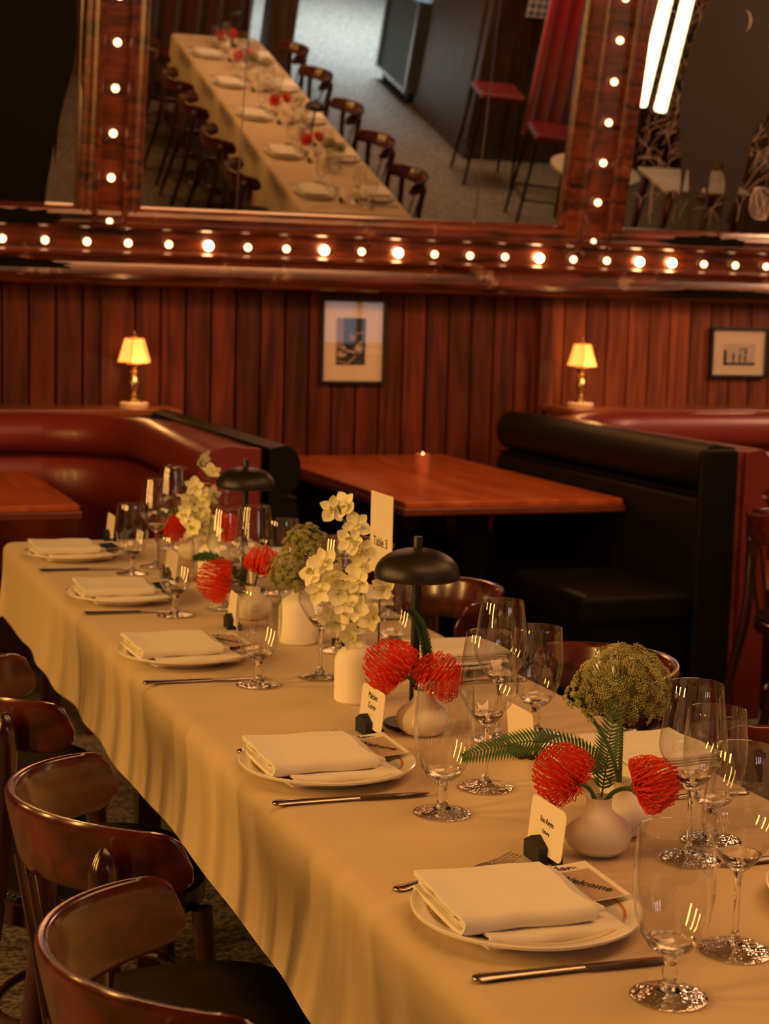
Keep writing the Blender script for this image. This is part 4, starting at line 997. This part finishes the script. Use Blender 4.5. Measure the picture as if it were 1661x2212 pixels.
# ------------------------------------------------------------------ second table: same settings, seen from above in the mirror
g2 = 'settings on the second table seen in the mirror'
o2 = ['first', 'second', 'third', 'fourth', 'fifth']
for i, y in enumerate((4.05, 3.30, 2.50, 1.75, 1.0)):
    for side, x, rz, wd in ((0, 3.52, 0, 'left'), (1, 3.93, PI, 'right')):
        sg = 1 if side == 0 else -1
        e = '%s place from wall, %s side of mirrored table' % (o2[i], wd)
        put(plate, (x, y, T), 0, 'white plate, ' + e, 'plate', g2); put(nap, (x-.01*sg, y, T+.0065), rz, 'folded napkin, ' + e, 'napkin', g2)
        put(knife, (x, y-.18*sg, T), rz, 'steel knife, ' + e, 'knife', g2)
        put(gob, (x+.10*sg, y-.2*sg, T), 0, 'water goblet, ' + e, 'glass', g2); put(wine, (x+.16*sg, y-.12*sg, T), 0, 'wine glass, ' + e, 'glass', g2)
        put(card, (x+.15*sg, y+.12, T), rz, 'place card, ' + e, 'place card', g2)
def dtree(name_start, lab_src, off, label, group):
    src = [o for o in bpy.data.objects if o.get('label') == lab_src][0]
    l = Vector(src.location)+Vector(off); r = dup(src, l, src.rotation_euler.z, label, group)
    return r
off = (2.66, -.9, 0)
fl = 'flowers and lamps on the second table'
put(lampo, (3.78, 3.05, T), 0, 'black mushroom lamp nearer the wall on the second table in the mirror', 'lamp', fl)
put(lampo, (3.80, .66, T), 0, 'black mushroom lamp at the far end of the second table in the mirror', 'lamp', fl)
for k_, y, wd in ((0, 3.25, 'wall end'), (1, 2.40, 'middle'), (2, 1.30, 'far part'), (3, .75, 'far end')):
    put(squat, (3.72, y, T), 0, 'round white vase at the %s of the second table in the mirror' % wd, 'vase', fl)
    pincushion('red pincushion flower, left of pair, at the %s of the second table' % wd, (3.72, y, zv), (3.68, y+.02, .86), .05, 20+k_, fl)
    pincushion('red pincushion flower, right of pair, at the %s of the second table' % wd, (3.725, y, zv), (3.775, y-.02, .87), .045, 30+k_, fl)
put(bot, (3.74, 3.55, T), 0, 'white bottle vase with umbels near the wall end of the second table', 'vase', fl)
umbel('green umbel flowers near the wall end of the second table', (3.74, 3.55, T+.12), [((3.75, 3.55, .93), .045), ((3.82, 3.57, .91), .04)], 12)
put(bot, (3.74, 1.62, T), 0, 'white bottle vase with umbels in the far part of the second table', 'vase', fl)
umbel('green umbel flowers in the far part of the second table', (3.74, 1.62, T+.12), [((3.72, 1.60, .93), .045), ((3.80, 1.68, .92), .045)], 13)
put(bot, (3.74, 2.92, T), 0, 'white bottle vase with orchids in the middle of the second table', 'vase', fl)
orchid('spray of white orchids in the middle of the second table', (3.74, 2.92, T+.12), [(3.74+random.uniform(-.06, .06), 2.92+random.uniform(-.06, .06), random.uniform(.90, 1.05)) for _ in range(11)], 9)

# ------------------------------------------------------------------ the rest of the room, seen in the mirrors
pil = G().box(-.12, .12, -.14, .14, 0, 3.4).build('pillar', M['bar'], None, smooth=0, bevel=.01); pil.location = (4.55, -.55, 0); tag(pil, 'dark wooden pillar behind the end of the second table, in the mirror', 'pillar')
def curtain(label, x0, x1, y, z0, z1, mat, waves, amp=.03):
    g = G(); n = int(waves*10); vs = []
    for z in (z0, z1):
        for i in range(n+1): f = i/n; vs.append((x0+(x1-x0)*f, y+amp*math.sin(f*waves*2*PI), z))
    fs = [(i, i+1, n+2+i, n+1+i) for i in range(n)]
    o = g.add(vs, fs).build('curtain', mat, None, smooth=60, solid=.006); tag(o, label, 'curtain'); return o
curtain('dark wine-red curtain behind the second table, in the mirror', 2.6, 4.35, -.75, 0, 3.1, M['wine'], 9, .04)
curtain('bright red curtain hanging beside the bar stools, in the mirror', 6.12, 6.50, 1.55, .45, 3.0, M['redcurt'], 3, .04)
bp_ = thing('bar_counter', 'dark wooden bar partition with panelled end, in the mirror', 'bar', (6.6, .5, 0))
G().box(-.68, 2.5, -.95, .42, 0, 1.5).build('body', M['bar'], bp_, smooth=0, bevel=.01)
G().box(-.72, 2.5, -.99, .46, 1.5, 1.55).build('counter_top', M['trimw'], bp_, smooth=0, bevel=.01)
G().box(-.695, -.68, -.85, .3, .15, 1.35).build('end_panel', M['bar'], bp_, smooth=0, bevel=.006)
wb = G().box(-.02, .02, -1.4, 1.4, 0, 3.2).build('partition', M['bar'], None, smooth=0); wb.location = (7.9, 2.6, 0); tag(wb, 'dark wood partition behind the bar stools, in the mirror', 'partition')
tp_ = G().box(-.23, .23, -.012, .0, 0, .42).build('poster', M['tile'], None, smooth=0); tp_.location = (6.45, .97, 1.28); tag(tp_, 'small blue and white diamond patterned panel, in the mirror', 'poster')
def stool(label, x, y, rz):
    t = thing('bar_stool', label, 'stool', (x, y, 0), rz, 'bar stools')
    G().box(-.19, .19, -.19, .19, .72, .78).build('seat', M['redvinyl'], t, smooth=40, bevel=.02, bseg=3)
    for a in (-1, 1):
        for b in (-1, 1): G().tube([(a*.21, b*.21, 0), (a*.165, b*.165, .72)], .013, 8).build('leg', M['iron'], t)
    G().tube([(-.195, -.195, .25), (.195, -.195, .25), (.195, .195, .25), (-.195, .195, .25), (-.195, -.195, .25)], .009, 6).build('foot_rail', M['iron'], t)
    return t
stool('tall bar stool with oxblood seat, farther one in the mirror', 5.90, 1.40, .1)
stool('tall bar stool with oxblood seat, nearer one in the mirror', 5.98, 2.42, .2)
rc = thing('road_case', 'grey-green equipment case with metal edges on castors, in the mirror', 'case', (6.2, -.95, 0))
G().box(-.34, .34, -.42, .42, .12, .95).build('body', M['case'], rc, smooth=0, bevel=.006)
g = G()
for a in (-.345, .345):
    for b in (-.425, .425): g.box(a-.02, a+.02, b-.02, b+.02, .11, .96)
for z in (.11, .94):
    g.box(-.36, .36, -.44, -.41, z, z+.03); g.box(-.36, .36, .41, .44, z, z+.03); g.box(-.36, -.33, -.44, .44, z, z+.03); g.box(.33, .36, -.44, .44, z, z+.03)
g.build('metal_edge', M['alu'], rc, smooth=0)
for a in (-.28, .28):
    for b in (-.34, .34): G().tube([(a-.015, b, .05), (a+.015, b, .05)], .05, 14).build('castor', M['iron'], rc)
st = thing('side_table', 'pale round cafe table at the edge of the mirror', 'table', (5.98, 3.20, 0))
G().lathe([(0, .72), (.33, .72), (.34, .73), (.34, .745), (.33, .75), (0, .75)], 40).build('tabletop', pm('pale_top', (.55, .45, .33), .5), st)
G().tube([(0, 0, .02), (0, 0, .72)], .03, 12).lathe([(0, 0), (.22, 0), (.22, .015), (0, .03)], 24).build('pedestal', M['brass'], st)
st2 = thing('side_table', 'small table with pale top reflected in the scratched mirror', 'table', (6.75, 3.35, 0))
G().box(-.36, .36, -.25, .25, .72, .75).build('tabletop', pm('pale_top_b', (.6, .52, .45), .5), st2, smooth=0, bevel=.004)
for a in (-.3, .3):
    for b in (-.2, .2): G().box(a-.02, a+.02, b-.02, b+.02, 0, .72).build('leg', M['tedge'], st2, smooth=0)
rp_ = thing('hanging_rope', 'pale rope hanging in a long loop beside the patterned panel, in the mirror', 'rope', (6.08, 1.35, 2.9))
G().tube([(-.05+.045*math.sin(PI*i/20)*0, 0, -1.2*i/20) for i in range(20)] + [(-.05+.05*(1-math.cos(PI*i/8)), 0, -1.2-.06*math.sin(PI*i/8)) for i in range(9)] + [(.05, 0, -1.2+1.2*i/20) for i in range(1, 21)], .017, 8).build('rope_loop', M['rope'], rp_)
def tube_lamp(label, x, y, z0, z1):
    t = thing('tube_lamp', label, 'lamp', (x, y, z0), 0, 'glowing tube lamps')
    G().lathe([(0, 0), (.04, 0), (.046, .01), (.046, z1-z0-.01), (.04, z1-z0), (0, z1-z0)], 20).build('glowing_tube', M['tube'], t)
    G().tube([(0, 0, z1-z0), (0, 0, 3.4-z0)], .006, 6).build('cable', M['iron'], t)
tube_lamp('glowing vertical tube lamp, left of two reflected in the right mirror', 6.28, 3.10, 1.22, 2.4)
tube_lamp('glowing vertical tube lamp, right of two reflected in the right mirror', 6.43, 3.14, 1.20, 2.4)
